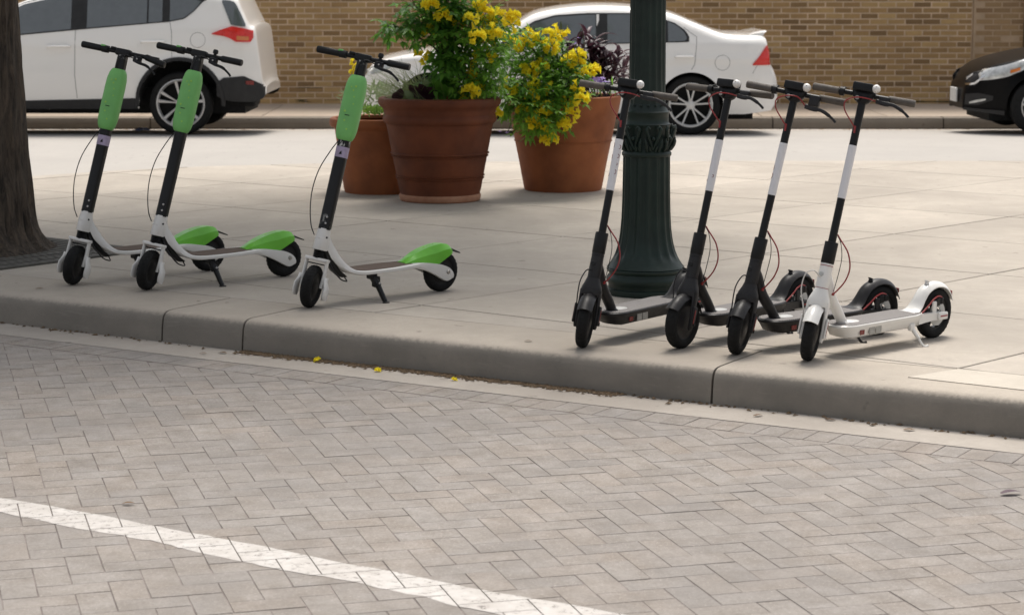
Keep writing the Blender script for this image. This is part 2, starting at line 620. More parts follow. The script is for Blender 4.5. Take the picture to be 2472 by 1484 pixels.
def make_linepaint():
    m, nt, bs, out = newmat('white_line_paint')
    v = coords(nt, 'world')
    f = ramp(nt, noise_node(nt, v, 26, 5), 0.3, 0.75)
    c = mixc(nt, f, (0.50, 0.475, 0.45), (0.41, 0.385, 0.36))
    g = ramp(nt, noise_node(nt, v, 8, 6, 0.7), 0.42, 0.68, 0, 0.7)
    nt.links.new(mixc(nt, g, c, (0.36, 0.33, 0.30)), bs.inputs['Base Color'])
    bs.inputs['Roughness'].default_value = 0.75
    bump(nt, bs, noise_node(nt, v, 180, 4), 0.3, 0.002)
    tr = nt.nodes.new('ShaderNodeBsdfTransparent')
    mx = nt.nodes.new('ShaderNodeMixShader')
    w = ramp(nt, noise_node(nt, v, 32, 8, 0.85), 0.56, 0.64)
    nt.links.new(w, mx.inputs[0])
    nt.links.new(bs.outputs[0], mx.inputs[1])
    nt.links.new(tr.outputs[0], mx.inputs[2])
    nt.links.new(mx.outputs[0], out.inputs[0])
    return m


M_LINE = make_linepaint()


def make_decktread(name, c, c2):
    """rubber mat with fine ribs across the deck"""
    m, nt, bs, out = newmat(name)
    v = coords(nt, 'obj')
    w = nt.nodes.new('ShaderNodeTexWave')
    w.wave_type = 'BANDS'
    w.bands_direction = 'X'
    w.inputs['Scale'].default_value = 26
    nt.links.new(v, w.inputs['Vector'])
    nt.links.new(mixc(nt, w.outputs['Fac'], c, c2), bs.inputs['Base Color'])
    bs.inputs['Roughness'].default_value = 0.8
    bump(nt, bs, w.outputs['Fac'], 0.6, 0.003)
    return m


M_TREAD = make_decktread('ribbed_deck_mat', (0.10, 0.093, 0.088), (0.27, 0.25, 0.24))

# ------------------------------------------------------------------ the setting: lines of the kerb


def kerb_y(x):
    return 8.965 - 0.603 * x + 0.006 * x * x


def joint_y(x):
    return 9.56 - 0.613 * x + 0.0085 * x * x


def curve(fn, x0, x1, n=24):
    return [Vector((lerp(x0, x1, i / n), fn(lerp(x0, x1, i / n)))) for i in range(n + 1)]


def offset_curve(c, d):
    out = []
    for i, p in enumerate(c):
        t = (c[min(i + 1, len(c) - 1)] - c[max(i - 1, 0)]).normalized()
        out.append(p + Vector((-t.y, t.x)) * d)
    return out


KERB = curve(kerb_y, -9.0, 8.0, 68)
JOINT = curve(joint_y, -9.0, 8.0, 40)
FAR_EDGE = [Vector(p) for p in ((-6.2, 14.0), (-5.6, 14.9), (-4.6, 16.2), (-3.907, 17.126), (-3.276, 17.65), (-2.6, 18.05), (-1.6, 18.35), (-0.4, 18.52), (1.0, 18.6), (2.6, 18.62), (5, 18.6), (14, 18.0))]

# base earth: one sheet to the horizon
g = MB().add([(-400, -200, -0.62), (400, -200, -0.62), (400, 900, -0.62), (-400, 900, -0.62)], [(0, 1, 2, 3)]).build('ground', M_ROAD, None, False)
tag(g, 'pale ground sheet under the street', None, None, 'structure')

# plaza bed and slabs
bed = MB()
pl = [p for p in JOINT if p.x > -6.2] + [p for p in reversed(FAR_EDGE)]
bed.add([(p.x, p.y, -0.010) for p in pl] + [(p.x, p.y, -0.5) for p in pl],
        [tuple(range(len(pl)))] + [(i, (i + 1) % len(pl), (i + 1) % len(pl) + len(pl), i + len(pl)) for i in range(len(pl))])
plaza = bed.build('plaza', M_JOINT, None, False)
tag(plaza, 'tan concrete plaza pavement scored into slabs behind the kerb', None, None, 'structure')
UD = Vector((math.cos(R(-37)), math.sin(R(-37))))
VD = Vector((math.cos(R(46)), math.sin(R(46))))
O0 = Vector((1.824, 8.489))
STEP_V, STEP_U = 1.36, 1.42
GAP = 0.007
random.seed(11)
for i in range(-9, 9):
    for j in range(-1, 13):
        c0 = O0 + UD * (i * STEP_U) + VD * (j * STEP_V)
        # corner points, joints wander a little
        q = []
        for di, dj in ((0, 0), (1, 0), (1, 1), (0, 1)):
            p = O0 + UD * ((i + di) * STEP_U) + VD * ((j + dj) * STEP_V)
            q.append(p)
        cen = sum(q, Vector((0, 0))) / 4
        q = [p + (cen - p).normalized() * GAP * 1.4 for p in q]
        if cen.x < -9 or cen.x > 9 or cen.y > 19.5:
            continue
        q = clip_curve(q, offset_curve(JOINT, GAP * 0.6), True)
        if len(q) < 3:
            continue
        q = clip_half(q, Vector((-6.2, 0)), Vector((1, 0)))
        if len(q) < 3:
            continue
        q = clip_curve(q, FAR_EDGE, False)
        if len(q) < 3 or abs(area(q)) < 0.01:
            continue
        if area(q) < 0:
            q.reverse()
        b = MB()
        b.prism([(p.x, p.y) for p in q], -0.009, random.uniform(-0.0008, 0.0008), None, 0.003)
        b.build('slab', M_SLAB, plaza, False)

# kerb in cast sections
kerb_root = MB()
PROF = [(0.0, -0.40), (0.0, -0.15), (0.006, -0.07), (0.010, -0.045), (0.018, -0.024), (0.030, -0.010), (0.048, -0.003), (0.075, 0.0)]


def kerb_section(xa, xb):
    n = max(6, int((xb - xa) / 0.08))
    c = [Vector((lerp(xa, xb, i / n), kerb_y(lerp(xa, xb, i / n)))) for i in range(n + 1)]
    rings = []
    for i, p in enumerate(c):
        t = (c[min(i + 1, n)] - c[max(i - 1, 0)]).normalized()
        nrm = Vector((-t.y, t.x))
        ring = []
        for d, z in PROF:
            w = mnoise.noise(Vector((p.x * 9, p.y * 9, z * 30))) * 0.003
            q = p + nrm * (d + w)
            ring.append((q.x, q.y, z + (w * 0.6 if z > -0.05 else 0)))
        # back edge lies on the scored joint
        k = p + nrm * 0.45
        # march to joint curve
        for _ in range(4):
            k = p + nrm * ((k - p).length + (joint_y(k.x) - k.y) * nrm.y)
        k -= nrm * 0.004
        ring.append(((p + nrm * 0.2).x, (p + nrm * 0.2).y, 0.0))
        ring.append((k.x, k.y, 0.0))
        ring.append((k.x, k.y, -0.40))
        rings.append(ring)
    b = MB()
    b.loft(rings)
    return b


kerb = MB().loft([[(p.x + n2.x * d, p.y + n2.y * d, z) for d, z in ((0.03, -0.5), (0.03, -0.17), (0.06, -0.03), (0.43, -0.012), (0.43, -0.5))]
                  for p, n2 in [(p, Vector((0.51, 0.86))) for p in KERB]]).build('kerb', M_JOINT, None, False)
tag(kerb, 'rounded concrete kerb between the plaza and the brick roadway', None, None, 'structure')
JX = [-8.5, -6.4, -4.05, -1.68, -1.262, 0.815, 2.95, 5.2, 7.5]
for a, b in zip(JX, JX[1:]):
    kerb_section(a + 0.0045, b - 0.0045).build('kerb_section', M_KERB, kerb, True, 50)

# patched corner of the kerb top
pp = [ground(2192, 911), ground(2314, 891.5), ground(2475, 908), ground(2640, 925), ground(2640, 960), ground(2475, 943)]
MB().prism([(p.x, p.y) for p in pp], -0.002, 0.0035).build('repair_patch', M_PATCH, kerb, False)

# brick roadway: gutter pan, border course and herringbone field
gut = MB()
c0 = offset_curve(KERB, 0.012)
c1 = offset_curve(KERB, -0.225)
gut.loft([[(a.x, a.y, -0.146), (b.x, b.y, -0.1535), (b.x, b.y, -0.4), (a.x, a.y, -0.4)] for a, b in zip(c0, c1)])
gutter = gut.build('gutter', M_GUT, None, False)
tag(gutter, 'narrow pale concrete gutter along the foot of the kerb', None, None, 'structure')

roadbed = MB()
rb = offset_curve(KERB, -0.20)
roadbed.add([(p.x, p.y, -0.1567) for p in rb] + [(8, -6, -0.1567), (-9, -6, -0.1567)], [tuple(range(len(rb) + 2))])
brick_road = roadbed.build('brick_road', M_SAND, None, False)
tag(brick_road, 'grey-pink clay brick roadway laid in herringbone', None, None, 'structure')

ZR = -0.155
BORD = offset_curve(KERB, -0.398)
PA = R(-16.0)            # long axes of the herringbone
EX = Vector((math.cos(-PA), math.sin(-PA)))     # across the picture, drifting away
EY = Vector((-EX.y, EX.x))
U = 0.1015
JG = 0.0016
pieces = []          # (polygon, centre, is_full, rot)
ORG = Vector((0.0, 7.0))
for ix in range(-60, 60):
    for iy in range(-60, 60):
        k = (ix - iy) % 4
        if k == 0:
            w, h = 2, 1
        elif k == 3:
            w, h = 1, 2
        else:
            continue
        c = ORG + EX * ((ix + w / 2) * U) + EY * ((iy + h / 2) * U)
        if not (-5.0 < c.x < 5.0 and 3.0 < c.y < 12.2) or abs(c.x) > 0.245 * c.y + 2.2:
            continue
        hx, hy = w * U / 2 - JG, h * U / 2 - JG
        poly = [c + EX * sx * hx + EY * sy * hy for sx, sy in ((-1, -1), (1, -1), (1, 1), (-1, 1))]
        cp = clip_curve(poly, offset_curve(BORD, -0.0075), False)
        if len(cp) < 3 or abs(area(cp)) < 0.0006:
            continue
        full = abs(abs(area(cp)) - abs(area(poly))) < 1e-7
        pieces.append((cp, c, full, k))
# border course
s = 0.0
bc_in = offset_curve(KERB, -0.229)
L = [0]
for a, b in zip(BORD, BORD[1:]):
    L.append(L[-1] + (b - a).length)


def along(c, s):
    for i in range(len(c) - 1):
        if s <= L[i + 1]:
            return c[i] + (c[i + 1] - c[i]) * ((s - L[i]) / (L[i + 1] - L[i]))
    return c[-1]


s = 0
while s < L[-1] - 0.11:
    poly = [along(BORD, s + JG), along(BORD, s + 0.101 - JG), along(bc_in, s + 0.101 - JG), along(bc_in, s + JG)]
    c = sum(poly, Vector((0, 0))) / 4
    if abs(c.x) < 0.245 * c.y + 2.2:
        pieces.append((poly, c, False, 9))
    s += 0.101


def in_view(c):
    return abs(c.x) < 0.2424 * c.y and c.y > 5.6


pieces.sort(key=lambda q: (not in_view(q[1]), q[1].y))
proto = {}
rest = MB()
random.seed(5)


def paver_mb(poly, c, M=None):
    b = MB()
    P = [p - c for p in poly]
    if sum(a.x * d.y - d.x * a.y for a, d in zip(P, P[1:] + P[:1])) < 0:
        P.reverse()
    b.prism([(p.x, p.y) for p in P], -0.05, 0.0, M, 0.0009)
    return b


for n, (poly, c, full, k) in enumerate(pieces):
    z = ZR + max(-0.0006, min(0.001, random.gauss(0, 0.0004)))
    tilt = Matrix.Rotation(random.gauss(0, 0.0022), 4, 'X') @ Matrix.Rotation(random.gauss(0, 0.0022), 4, 'Y')
    Mx = T(c.x, c.y, z) @ tilt @ RZ(random.gauss(0, 0.4))
    if n < 300:
        if full:
            if k not in proto:
                proto[k] = paver_mb(poly, c).mesh('paver', False)
            link('paver', proto[k], M_PAVER, brick_road, Mx)
        else:
            link('paver', paver_mb(poly, c).mesh('paver', False), M_PAVER, brick_road, Mx)
    else:
        b = paver_mb(poly, c)
        rest.add(b.v, b.f, Mx)
jb0, jb1 = offset_curve(BORD, 0.001), offset_curve(BORD, -0.009)
jm = MB()
for i in range(len(jb0) - 1):
    jm.add([(jb0[i].x, jb0[i].y, -0.1558), (jb0[i + 1].x, jb0[i + 1].y, -0.1558), (jb1[i + 1].x, jb1[i + 1].y, -0.1558), (jb1[i].x, jb1[i].y, -0.1558)], [(0, 1, 2, 3)])
jm.build('joint_fill', M_JFILL, brick_road, False)
ro = rest.build('paver_field', M_PAVER, brick_road, False)
ro['kind'] = 'stuff'

# painted line, broken at every joint
UP = [(-4.2, 8.25), (-3.0, 7.62)] + [(-1.711, 6.919), (-1.59, 6.853), (-1.334, 6.687), (-1.052, 6.495), (-0.746, 6.296), (-0.512, 6.124), (-0.385, 6.051), (-0.105, 5.847), (0.147, 5.704), (0.296, 5.607)] + [(0.75, 5.32), (1.2, 5.05)]
LO = [(-4.2, 8.05), (-3.0, 7.42)] + [(-1.66, 6.722), (-1.463, 6.58), (-1.31, 6.477), (-1.124, 6.377), (-0.926, 6.217), (-0.699, 6.056), (-0.498, 5.941), (-0.321, 5.82), (-0.106, 5.646), (-0.007, 5.588)] + [(0.4, 5.23), (0.9, 4.85), (1.2, 4.64)]
random.seed(3)


def ragged(P, amp):
    out = []
    d = [Vector(p) for p in P]
    for a, b in zip(d, d[1:]):
        m = int((b - a).length / 0.03)
        for i in range(m):
            p = a + (b - a) * (i / m)
            out.append(p + Vector((0, mnoise.noise(Vector((p.x * 14, p.y * 14, 1.0))) * amp + mnoise.noise(Vector((p.x * 50, p.y * 50, 2.0))) * amp * 0.6)))
    out.append(d[-1])
    return out


xs = [(-4.2 + 0.025 * i) for i in range(217)]
upf = [(p.x, p.y) for p in ragged(UP, 0.010)]
lof = [(p.x, p.y) for p in ragged(LO, 0.018)]
lm = MB()
for poly, c, full, k in pieces:
    if abs(c.y - interp(LO, c.x)) > 0.55:
        continue
    P = list(poly)
    if area(P) < 0:
        P.reverse()
    x0 = min(p.x for p in P)
    x1 = max(p.x for p in P)
    ccen = c
    P = [p + (ccen - p).normalized() * 0.0006 for p in P]
    for xa in xs:
        xb = xa + 0.025
        if xb < x0 or xa > x1:
            continue
        q = clip_half(P, Vector((xa, 0)), Vector((1, 0)))
        q = clip_half(q, Vector((xb, 0)), Vector((-1, 0))) if len(q) > 2 else []
        if len(q) < 3:
            continue
        a0, a1 = Vector((xa, interp(lof, xa))), Vector((xb, interp(lof, xb)))
        d = (a1 - a0).normalized()
        q = clip_half(q, a0, Vector((-d.y, d.x)))
        if len(q) < 3:
            continue
        a0, a1 = Vector((xa, interp(upf, xa))), Vector((xb, interp(upf, xb)))
        d = (a1 - a0).normalized()
        q = clip_half(q, a0, Vector((d.y, -d.x)))
        if len(q) < 3 or area(q) < 1e-6:
            continue
        lm.add([(p.x, p.y, ZR + 0.0012) for p in q], [tuple(range(len(q)))])
line = lm.build('painted_line', M_LINE, None, False)
tag(line, 'worn white painted line curving across the brick roadway', None, None, 'structure')

# the street beyond the plaza, slightly crowned
YK = 25.15            # foot of the far kerb
XS = [-60, -9, 0, 9, 60]
rows = [(-20.0, -0.13), (18.69, -0.12), (20.5, -0.07), (22.0, -0.08), (23.2, -0.100), (24.55, -0.152)]
sm = MB()
SX = [-60, -14, -11, -8, -6.5, -5.6, -4.6, -3.9, -3.2, -2.5, -1.5, 0, 2, 5, 9, 14, 60]
FE = [(p.x, p.y) for p in FAR_EDGE]
nx = len(SX)
for y, z in rows:
    for x in SX:
        sm.v.append((x, max(y, interp(FE, x) - 0.25) if y < 18.7 else y, z))
sm.f += [(r * nx + c, r * nx + c + 1, (r + 1) * nx + c + 1, (r + 1) * nx + c) for r in range(len(rows) - 1) for c in range(nx - 1)]
street = sm.build('street', M_ROAD, None, True)
tag(street, 'pale worn street beyond the plaza', None, None, 'structure')
MB().loft([[(x, 24.55, -0.150), (x, YK + 0.05, -0.176), (x, YK + 0.05, -0.4), (x, 24.55, -0.4)] for x in XS]).build('street_gutter', M_ROADG, street, False)

far = MB().box((0, YK + 0.12, -0.25), (120, 0.20, 0.40)).build('far_kerb', M_JOINT, None, False)
tag(far, 'dark stained kerb on the far side of the street', None, None, 'structure')
FJ = [-60, -12.4, -8.4, -4.3, -0.3, 3.1, 5.13, 8.2, 12.5, 60]
for a, b in zip(FJ, FJ[1:]):
    prof = [(YK, -0.3), (YK, -0.12), (YK + 0.012, -0.065), (YK + 0.03, -0.045), (YK + 0.06, -0.038), (YK + 0.24, -0.036), (YK + 0.24, -0.3)]
    MB().loft([[(x, y, z) for y, z in prof] for x in (a + 0.008, b - 0.008)]).build('kerb_section', M_FKERB, far, True, 40)
fw = MB().loft([[(x, YK + 0.22, -0.06), (x, 28.2, -0.05), (x, 28.2, -0.4), (x, YK + 0.22, -0.4)] for x in (-60, 60)]).build('far_sidewalk', M_JOINT, None, False)
tag(fw, 'tan concrete pavement at the foot of the brick wall', None, None, 'structure')
x = -13.5
random.seed(2)
while x < 13.5:
    MB().prism([(x + 0.006, YK + 0.245), (x + 1.494, YK + 0.245), (x + 1.494, 27.93), (x + 0.006, 27.93)], -0.06, -0.034, None, 0.004).build('slab', M_FWALK, fw, False)
    x += 1.5

# ------------------------------------------------------------------ brick wall
YW = 27.9
XP = 6.02            # control joint
wall = MB().box(((-9.5 + XP) / 2, YW + 0.1525, 2.15), (XP + 9.5, 0.30, 4.5)).build('brick_wall', M_MORTAR, None, False)
tag(wall, 'long tan brown brick wall in running bond behind the parked cars', 'wall')
MB().box(((XP + 0.025 + 6.70) / 2, YW + 0.1565, 2.15), (6.70 - XP - 0.025, 0.30, 4.5)).build('mortar_bed', M_MORTAR2, wall, False)
MB().box(((6.72 + 10.5) / 2, YW + 0.0785, 2.15), (10.5 - 6.72, 0.30, 4.5)).build('mortar_bed', M_MORTAR2, wall, False)
MB().box((XP + 0.0125, YW + 0.162, 2.15), (0.024, 0.29, 4.5)).build('control_joint', M_MORTAR2, wall, False)
BL, BH, PITX, PITZ = 0.213, 0.0565, 0.231, 0.0737
bricks = []
random.seed(21)
for r in range(60):
    z = -0.03 + PITZ * (r + 0.5)
    if z > 4.2:
        break
    off = 0.5 * PITX * (r % 2) + random.uniform(-0.006, 0.006)
    x = -9.4 + off
    while x < 10.3:
        l = BL
        if x < XP:
            zone = 0
            x1 = min(x + l, XP - 0.004)
        elif x < 6.71:
            zone = 1
            x0 = max(x, XP + 0.03)
            x1 = min(x + l, 6.695)
        else:
            zone = 2
            x1 = x + l
        xa = max(x, XP + 0.03) if zone == 1 else (max(x, 6.725) if zone == 2 else x)
        if x1 - xa > 0.03:
            bricks.append((xa + (x1 - xa) / 2, z, x1 - xa, zone, r))
        x += PITX


def brick_vis(b):
    x, z, l, zone, r = b
    u = CX + F_PX * x / 27.75
    v = (1.3246 - z) * 185.3
    if v < -6 or v > 245 or u < 60 or u > 2472:
        return 9
    if zone:
        return 2
    if 600 < u < 930 or 1860 < u < 2330:
        return 0
    if 930 <= u < 1250 and v < 110 or 1600 < u < 1870 and v < 70 or u < 2472 and u > 2300 and v < 120:
        return 1
    return 5


bricks.sort(key=lambda b: (brick_vis(b), random.random()))
bp = MB().box((0, 0, 0), (BL, 0.02, BH), None, 0.004).mesh('brick', False)
rest = {0: MB(), 1: MB()}
for n, b in enumerate(bricks):
    x, z, l, zone, r = b
    yy = YW + random.gauss(0, 0.0015) - (0.075 if zone == 2 else 0)
    if zone == 1:
        yy += 0.006
    Mx = T(x, yy + 0.008, z) @ RY(random.gauss(0, 0.35))
    if n < 300:
        me = bp if abs(l - BL) < 1e-4 and zone == 0 else MB().box((0, 0, 0), (l, 0.02, BH), None, 0.004).mesh('brick', False)
        link('brick', me, M_BRICK if zone == 0 else M_BRICK2, wall, Mx)
    else:
        q = MB().box((0, 0, 0), (l, 0.02, BH))
        rest[1 if zone else 0].add(q.v, q.f, Mx)
for k, m in ((0, M_BRICK), (1, M_BRICK2)):
    o = rest[k].build('brick_field', m, wall, False)
    o['kind'] = 'stuff'
# dark damp band at the foot of the wall: uneven patches of growth
mm = MB()
for i in range(46):
    x = random.uniform(-9, 6)
    z = random.choice([-0.01, 0.0, 0.02, 0.18, 0.2])
    w = random.uniform(0.05, 0.35)
    h = random.uniform(0.004, 0.014)
    n = 7
    ring = [(x + math.cos(k / n * 6.283) * w * random.uniform(0.5, 1), YW - 0.0045, z + math.sin(k / n * 6.283) * h * random.uniform(0.5, 1)) for k in range(n)]
    mm.add(ring + [(p[0], p[1] + 0.006, p[2]) for p in ring], [tuple(range(n))] + [(k, (k + 1) % n, (k + 1) % n + n, k + n) for k in range(n)])
mo = mm.build('moss', M_MOSS, wall, False)
mo['kind'] = 'stuff'

# ------------------------------------------------------------------ scooters


def torus_profile(Ro, w, inner, n=9):
    """tyre section: rounded tread from one bead round to the other, for a lathe about z"""
    P = [(inner, -w * 0.36), (inner + 0.004, -w * 0.46)]
    for i in range(n + 1):
        a = math.pi * (i / n) - math.pi / 2
        r = Ro - w * 0.46 + w * 0.46 * math.cos(a) ** 0.8 if math.cos(a) > 1e-6 else Ro - w * 0.46
        P.append((r, w * 0.5 * math.sin(a)))
    P += [(inner + 0.004, w * 0.46), (inner, w * 0.36)]
    return P


def small_wheel(name, root, M, Rw, w, rim_mat, spokes=0, disc=None):
    """M puts the wheel axis (local z) in place; returns the tyre part"""
    inner = Rw * 0.64
    wheel = MB().lathe(torus_profile(Rw, w, inner), 36, M).build(name, M_RUB, root, True, 50)
    # tread: slanted grooves cut as thin dark ribs standing proud
    tr = MB()
    for k in range(30):
        a = 2 * math.pi * k / 30
        for sgn in (-1, 1):
            p = []
            for q in range(4):
                zz = sgn * w * (0.06 + 0.34 * q / 3)
                aa = a + 0.13 * q / 3
                rr = Rw - (w * 0.46) * (1 - math.sqrt(max(0, 1 - (zz / (w * 0.5)) ** 2)) ** 0.8) + 0.0006
                p.append((rr * math.cos(aa), rr * math.sin(aa), zz))
            tr.tube(p, 0.0012, 3, M, False)
    tr.build('tread', M_RUB, wheel, False)
    rim = MB()
    if spokes:
        rim.lathe([(inner + 0.002, -w * 0.34), (inner - 0.008, -w * 0.3), (inner - 0.010, 0), (inner - 0.008, w * 0.3), (inner + 0.002, w * 0.34)], 30, M)
        for k in range(spokes):
            a = 360 * k / spokes
            rim.box((inner * 0.55, 0, 0), (inner * 0.82, 0.010, 0.016), M @ RZ(a), 0.002)
        rim.lathe([(0.004, -0.022), (0.02, -0.02), (0.022, 0), (0.02, 0.02), (0.004, 0.022)], 18, M, True)
    else:
        rim.lathe([(0.002, -w * 0.40), (inner * 0.45, -w * 0.42), (inner * 0.6, -w * 0.36), (inner * 0.92, -w * 0.30), (inner + 0.003, -w * 0.36),
                   (inner + 0.003, w * 0.36), (inner * 0.92, w * 0.30), (inner * 0.6, w * 0.36), (inner * 0.45, w * 0.42), (0.002, w * 0.40)], 30, M, True)
    rim.build('rim', rim_mat, wheel)
    if disc:
        d = MB().lathe([(0.026, 0.020), (0.055, 0.020), (0.055, 0.0225), (0.026, 0.0225), (0.026, 0.020)], 28, M)
        for k in range(5):
            d.box((0.018, 0, 0.0212), (0.024, 0.006, 0.002), M @ RZ(72 * k))
        d.build('brake_disc', disc, wheel)
    return wheel


def superring(cx, cy, z, a, b, n=20, p=2.6):
    out = []
    for k in range(n):
        t = 2 * math.pi * k / n
        c, s = math.cos(t), math.sin(t)
        out.append((cx + a * math.copysign(abs(c) ** (2 / p), c), cy + b * math.copysign(abs(s) ** (2 / p), s), z))
    return out


def scooter_base(name, pos, heading, lean, steer, rake, Rw):
    root = empty(name, T(pos[0], pos[1], 0) @ RZ(heading) @ RX(-lean))
    axle = Vector((0, 0, Rw))
    MA = T(*axle) @ RY(-rake)              # steering axis = local z
    MS = MA @ RZ(steer)
    return root, MA, MS


def green_scooter(pos, heading, lean, steer, label, sticker, stem_mat, droop=0.0):
    Rw, W = 0.104, 0.815
    root, MA, MS = scooter_base('electric_scooter', pos, heading, lean, steer, 15.5, Rw)
    tag(root, label, 'scooter', 'green and white scooters left of the flower pots')
    WH = RX(90)
    small_wheel('front_wheel', root, MS @ WH, Rw, 0.052, M_PLAST)
    small_wheel('rear_wheel', root, T(-W, 0, Rw) @ WH, Rw, 0.052, M_PLAST)
    # fork: crown, two legs, teardrop covers
    fk = MB()
    fk.box((0.004, 0, 0.134), (0.05, 0.118, 0.016), MS, 0.005, 2)
    for sy in (-1, 1):
        fk.tube([(0.004, sy * 0.052, 0.134), (0.004, sy * 0.053, 0.07), (0.0, sy * 0.050, 0.0)], [0.0085, 0.009, 0.011], 8, MS, True, 1.7)
    fork = fk.build('fork', M_WHITE, root)
    for sy in (-1, 1):
        c = MB()
        rings = []
        for t, r in ((0.055, 0.010), (0.035, 0.020), (0.005, 0.030), (-0.025, 0.033), (-0.045, 0.027), (-0.056, 0.012)):
            rings.append([(0.004 + math.cos(q) * r, sy * (0.064 + 0.012 * math.sin(q)) + sy * (0.012 if t < 0.01 else 0), t) for q in [2 * math.pi * k / 12 for k in range(12)]])
        c.loft(rings, MS)
        c.build('fork_cover', M_WHITE, fork)
    MB().box((0.0, 0, 0.112), (0.034, 0.078, 0.006), MS, 0.002).build('mudguard', M_PLAST, fork)
    bo = MB()
    prof = []
    for i in range(15):
        prof.append((0.026 + (0.0035 if i % 2 else 0), 0.136 + 0.052 * i / 14))
    bo.lathe(prof, 18, MS, True).build('rubber_boot', M_BLK, root)
    # head tube and neck
    hd = MB()
    hd.loft([superring(0, 0, z, a, b, 20, 3.0) for z, a, b in ((0.180, 0.031, 0.031), (0.184, 0.033, 0.033), (0.24, 0.031, 0.031), (0.286, 0.028, 0.029))], MA)
    head = hd.build('head_tube', M_WHITE, root)
    MB().lathe([(0.0, 0.033), (0.005, 0.033), (0.005, 0.030), (0, 0.030)], 10, MA @ T(0, 0, 0.245) @ RX(-90) @ T(0, 0, 0)).build('bolt', M_BLK, head)
    # J-shaped frame: neck sweeping into deck
    path = [(-0.060, 0.352, 0.024), (-0.078, 0.305, 0.026), (-0.110, 0.255, 0.032), (-0.150, 0.205, 0.045), (-0.190, 0.172, 0.064), (-0.235, 0.157, 0.078), (-0.30, 0.153, 0.086), (-0.46, 0.155, 0.088), (-0.58, 0.158, 0.080), (-0.63, 0.159, 0.066)]
    rail = MB()
    pc = catmull([Vector((x, z, w)) for x, z, w in path], 5)
    th = 0.016
    rings = []
    for i, p in enumerate(pc):
        d = (pc[min(i + 1, len(pc) - 1)] - pc[max(i - 1, 0)])
        d = Vector((d.x, d.y)).normalized()
        nx, nz = -d.y, d.x
        if nz < 0:
            nx, nz = -nx, -nz
        w = p.z
        e = lerp(0.030, 0.011, min(1, i / (len(pc) * 0.5)))
        ring = []
        for yy, k in ((-w, -0.5), (-w * 0.82, -1.0), (w * 0.82, -1.0), (w, -0.5), (w, 0.6), (w * 0.93, 1.0), (-w * 0.93, 1.0), (-w, 0.6)):
            ring.append((p.x + nx * e * k, yy, p.y + nz * e * k))
        rings.append(ring)
    rail.loft(rings)
    frame = rail.build('frame', M_WHITE, root, True, 45)
    # gusset between head tube and frame
    MB().loft([[(x, y, z) for x, z in ((-0.058, 0.378), (-0.044, 0.284), (-0.155, 0.225), (-0.138, 0.262))] for y in (-0.024, 0.024)]).build('gusset', M_WHITE, frame, False)
    # black battery controller under the neck
    ub = MB()
    ub.loft([superring(x, 0, z, 0.020, 0.028, 12, 3) for x, z in ((-0.068, 0.275), (-0.10, 0.225), (-0.14, 0.17), (-0.185, 0.135))])
    ub.build('underside_box', M_BLKWORN, frame)
    MB().tube(catmull([(-0.07, 0.02, 0.26), (-0.09, 0.035, 0.20), (-0.14, 0.04, 0.135), (-0.19, 0.03, 0.115), (-0.20, 0.0, 0.13)], 5), 0.0035, 6).build('wire', M_CABLE, frame)
    # grip tape
    gt = MB()
    tp = [(-0.205, 0.1755), (-0.24, 0.1705), (-0.30, 0.1655), (-0.46, 0.1672), (-0.585, 0.1695)]
    gt.loft([[(x, -w, z), (x, w, z), (x, w, z - 0.003), (x, -w, z - 0.003)] for (x, z), w in zip(tp, (0.045, 0.060, 0.072, 0.075, 0.058))])
    gt.build('grip_tape', M_GRIPDECK, frame, False)
    # rear arms: swoosh plates
    for sy in (-1, 1):
        top = [(-0.585, 0.171), (-0.66, 0.168), (-0.73, 0.158), (-0.79, 0.145), (-0.832, 0.126), (-0.852, 0.104)]
        bot = [(-0.585, 0.146), (-0.66, 0.130), (-0.73, 0.100), (-0.775, 0.076), (-0.815, 0.060), (-0.855, 0.074)]
        rings = []
        for (x0, z0), (x1, z1) in zip([(v.x, v.z) for v in catmull([(a, 0, b) for a, b in top], 4)], [(v.x, v.z) for v in catmull([(a, 0, b) for a, b in bot], 4)]):
            y = sy * lerp(0.058, 0.050, min(1, (-0.585 - x0) / 0.2))
            rings.append([(x0, y - sy * 0.008, z0), (x0, y + sy * 0.008, z0 - 0.002), (lerp(x0, x1, .5), y + sy * 0.013, lerp(z0, z1, .5)), (x1, y + sy * 0.008, z1 + 0.002), (x1, y - sy * 0.008, z1)])
        arm = MB().loft(rings).build('rear_arm', M_WHITE, root)
        MB().lathe([(0.0, 0.018), (0.008, 0.017), (0.012, 0.010), (0.012, 0.0)], 14, T(-W, sy * 0.052, Rw + 0.004) @ RX(-90 * sy)).build('axle_bolt', M_STEEL, arm)
    # rear mudguard, shoe-shaped
    st = [(-0.560, 0.174, 0.164, 0.036), (-0.59, 0.192, 0.161, 0.044), (-0.63, 0.212, 0.158, 0.049), (-0.67, 0.227, 0.154, 0.052), (-0.71, 0.238, 0.150, 0.053), (-0.752, 0.246, 0.147, 0.052), (-0.795, 0.249, 0.168, 0.051), (-0.832, 0.245, 0.186, 0.049), (-0.850, 0.236, 0.195, 0.047), (-0.856, 0.224, 0.200, 0.045)]
    rings = []
    for x, zt, zb, w in st:
        h = zt - zb
        ring = [(x, -w, zb), (x, -w * 0.98, zb + h * 0.40), (x, -w * 0.93, zb + h * 0.62), (x, -w * 0.50, zt), (x, w * 0.50, zt), (x, w * 0.93, zb + h * 0.62), (x, w * 0.98, zb + h * 0.40), (x, w, zb)]
        rings.append(ring)
    fen = MB()
    fen.loft(rings, None, False, False)
    rin = [[(p[0], p[1] * 0.92, max(p[2] - 0.006, r[0][2] - 0.001)) for p in r] for r in rings]
    fen.loft(rin, None, False, False)
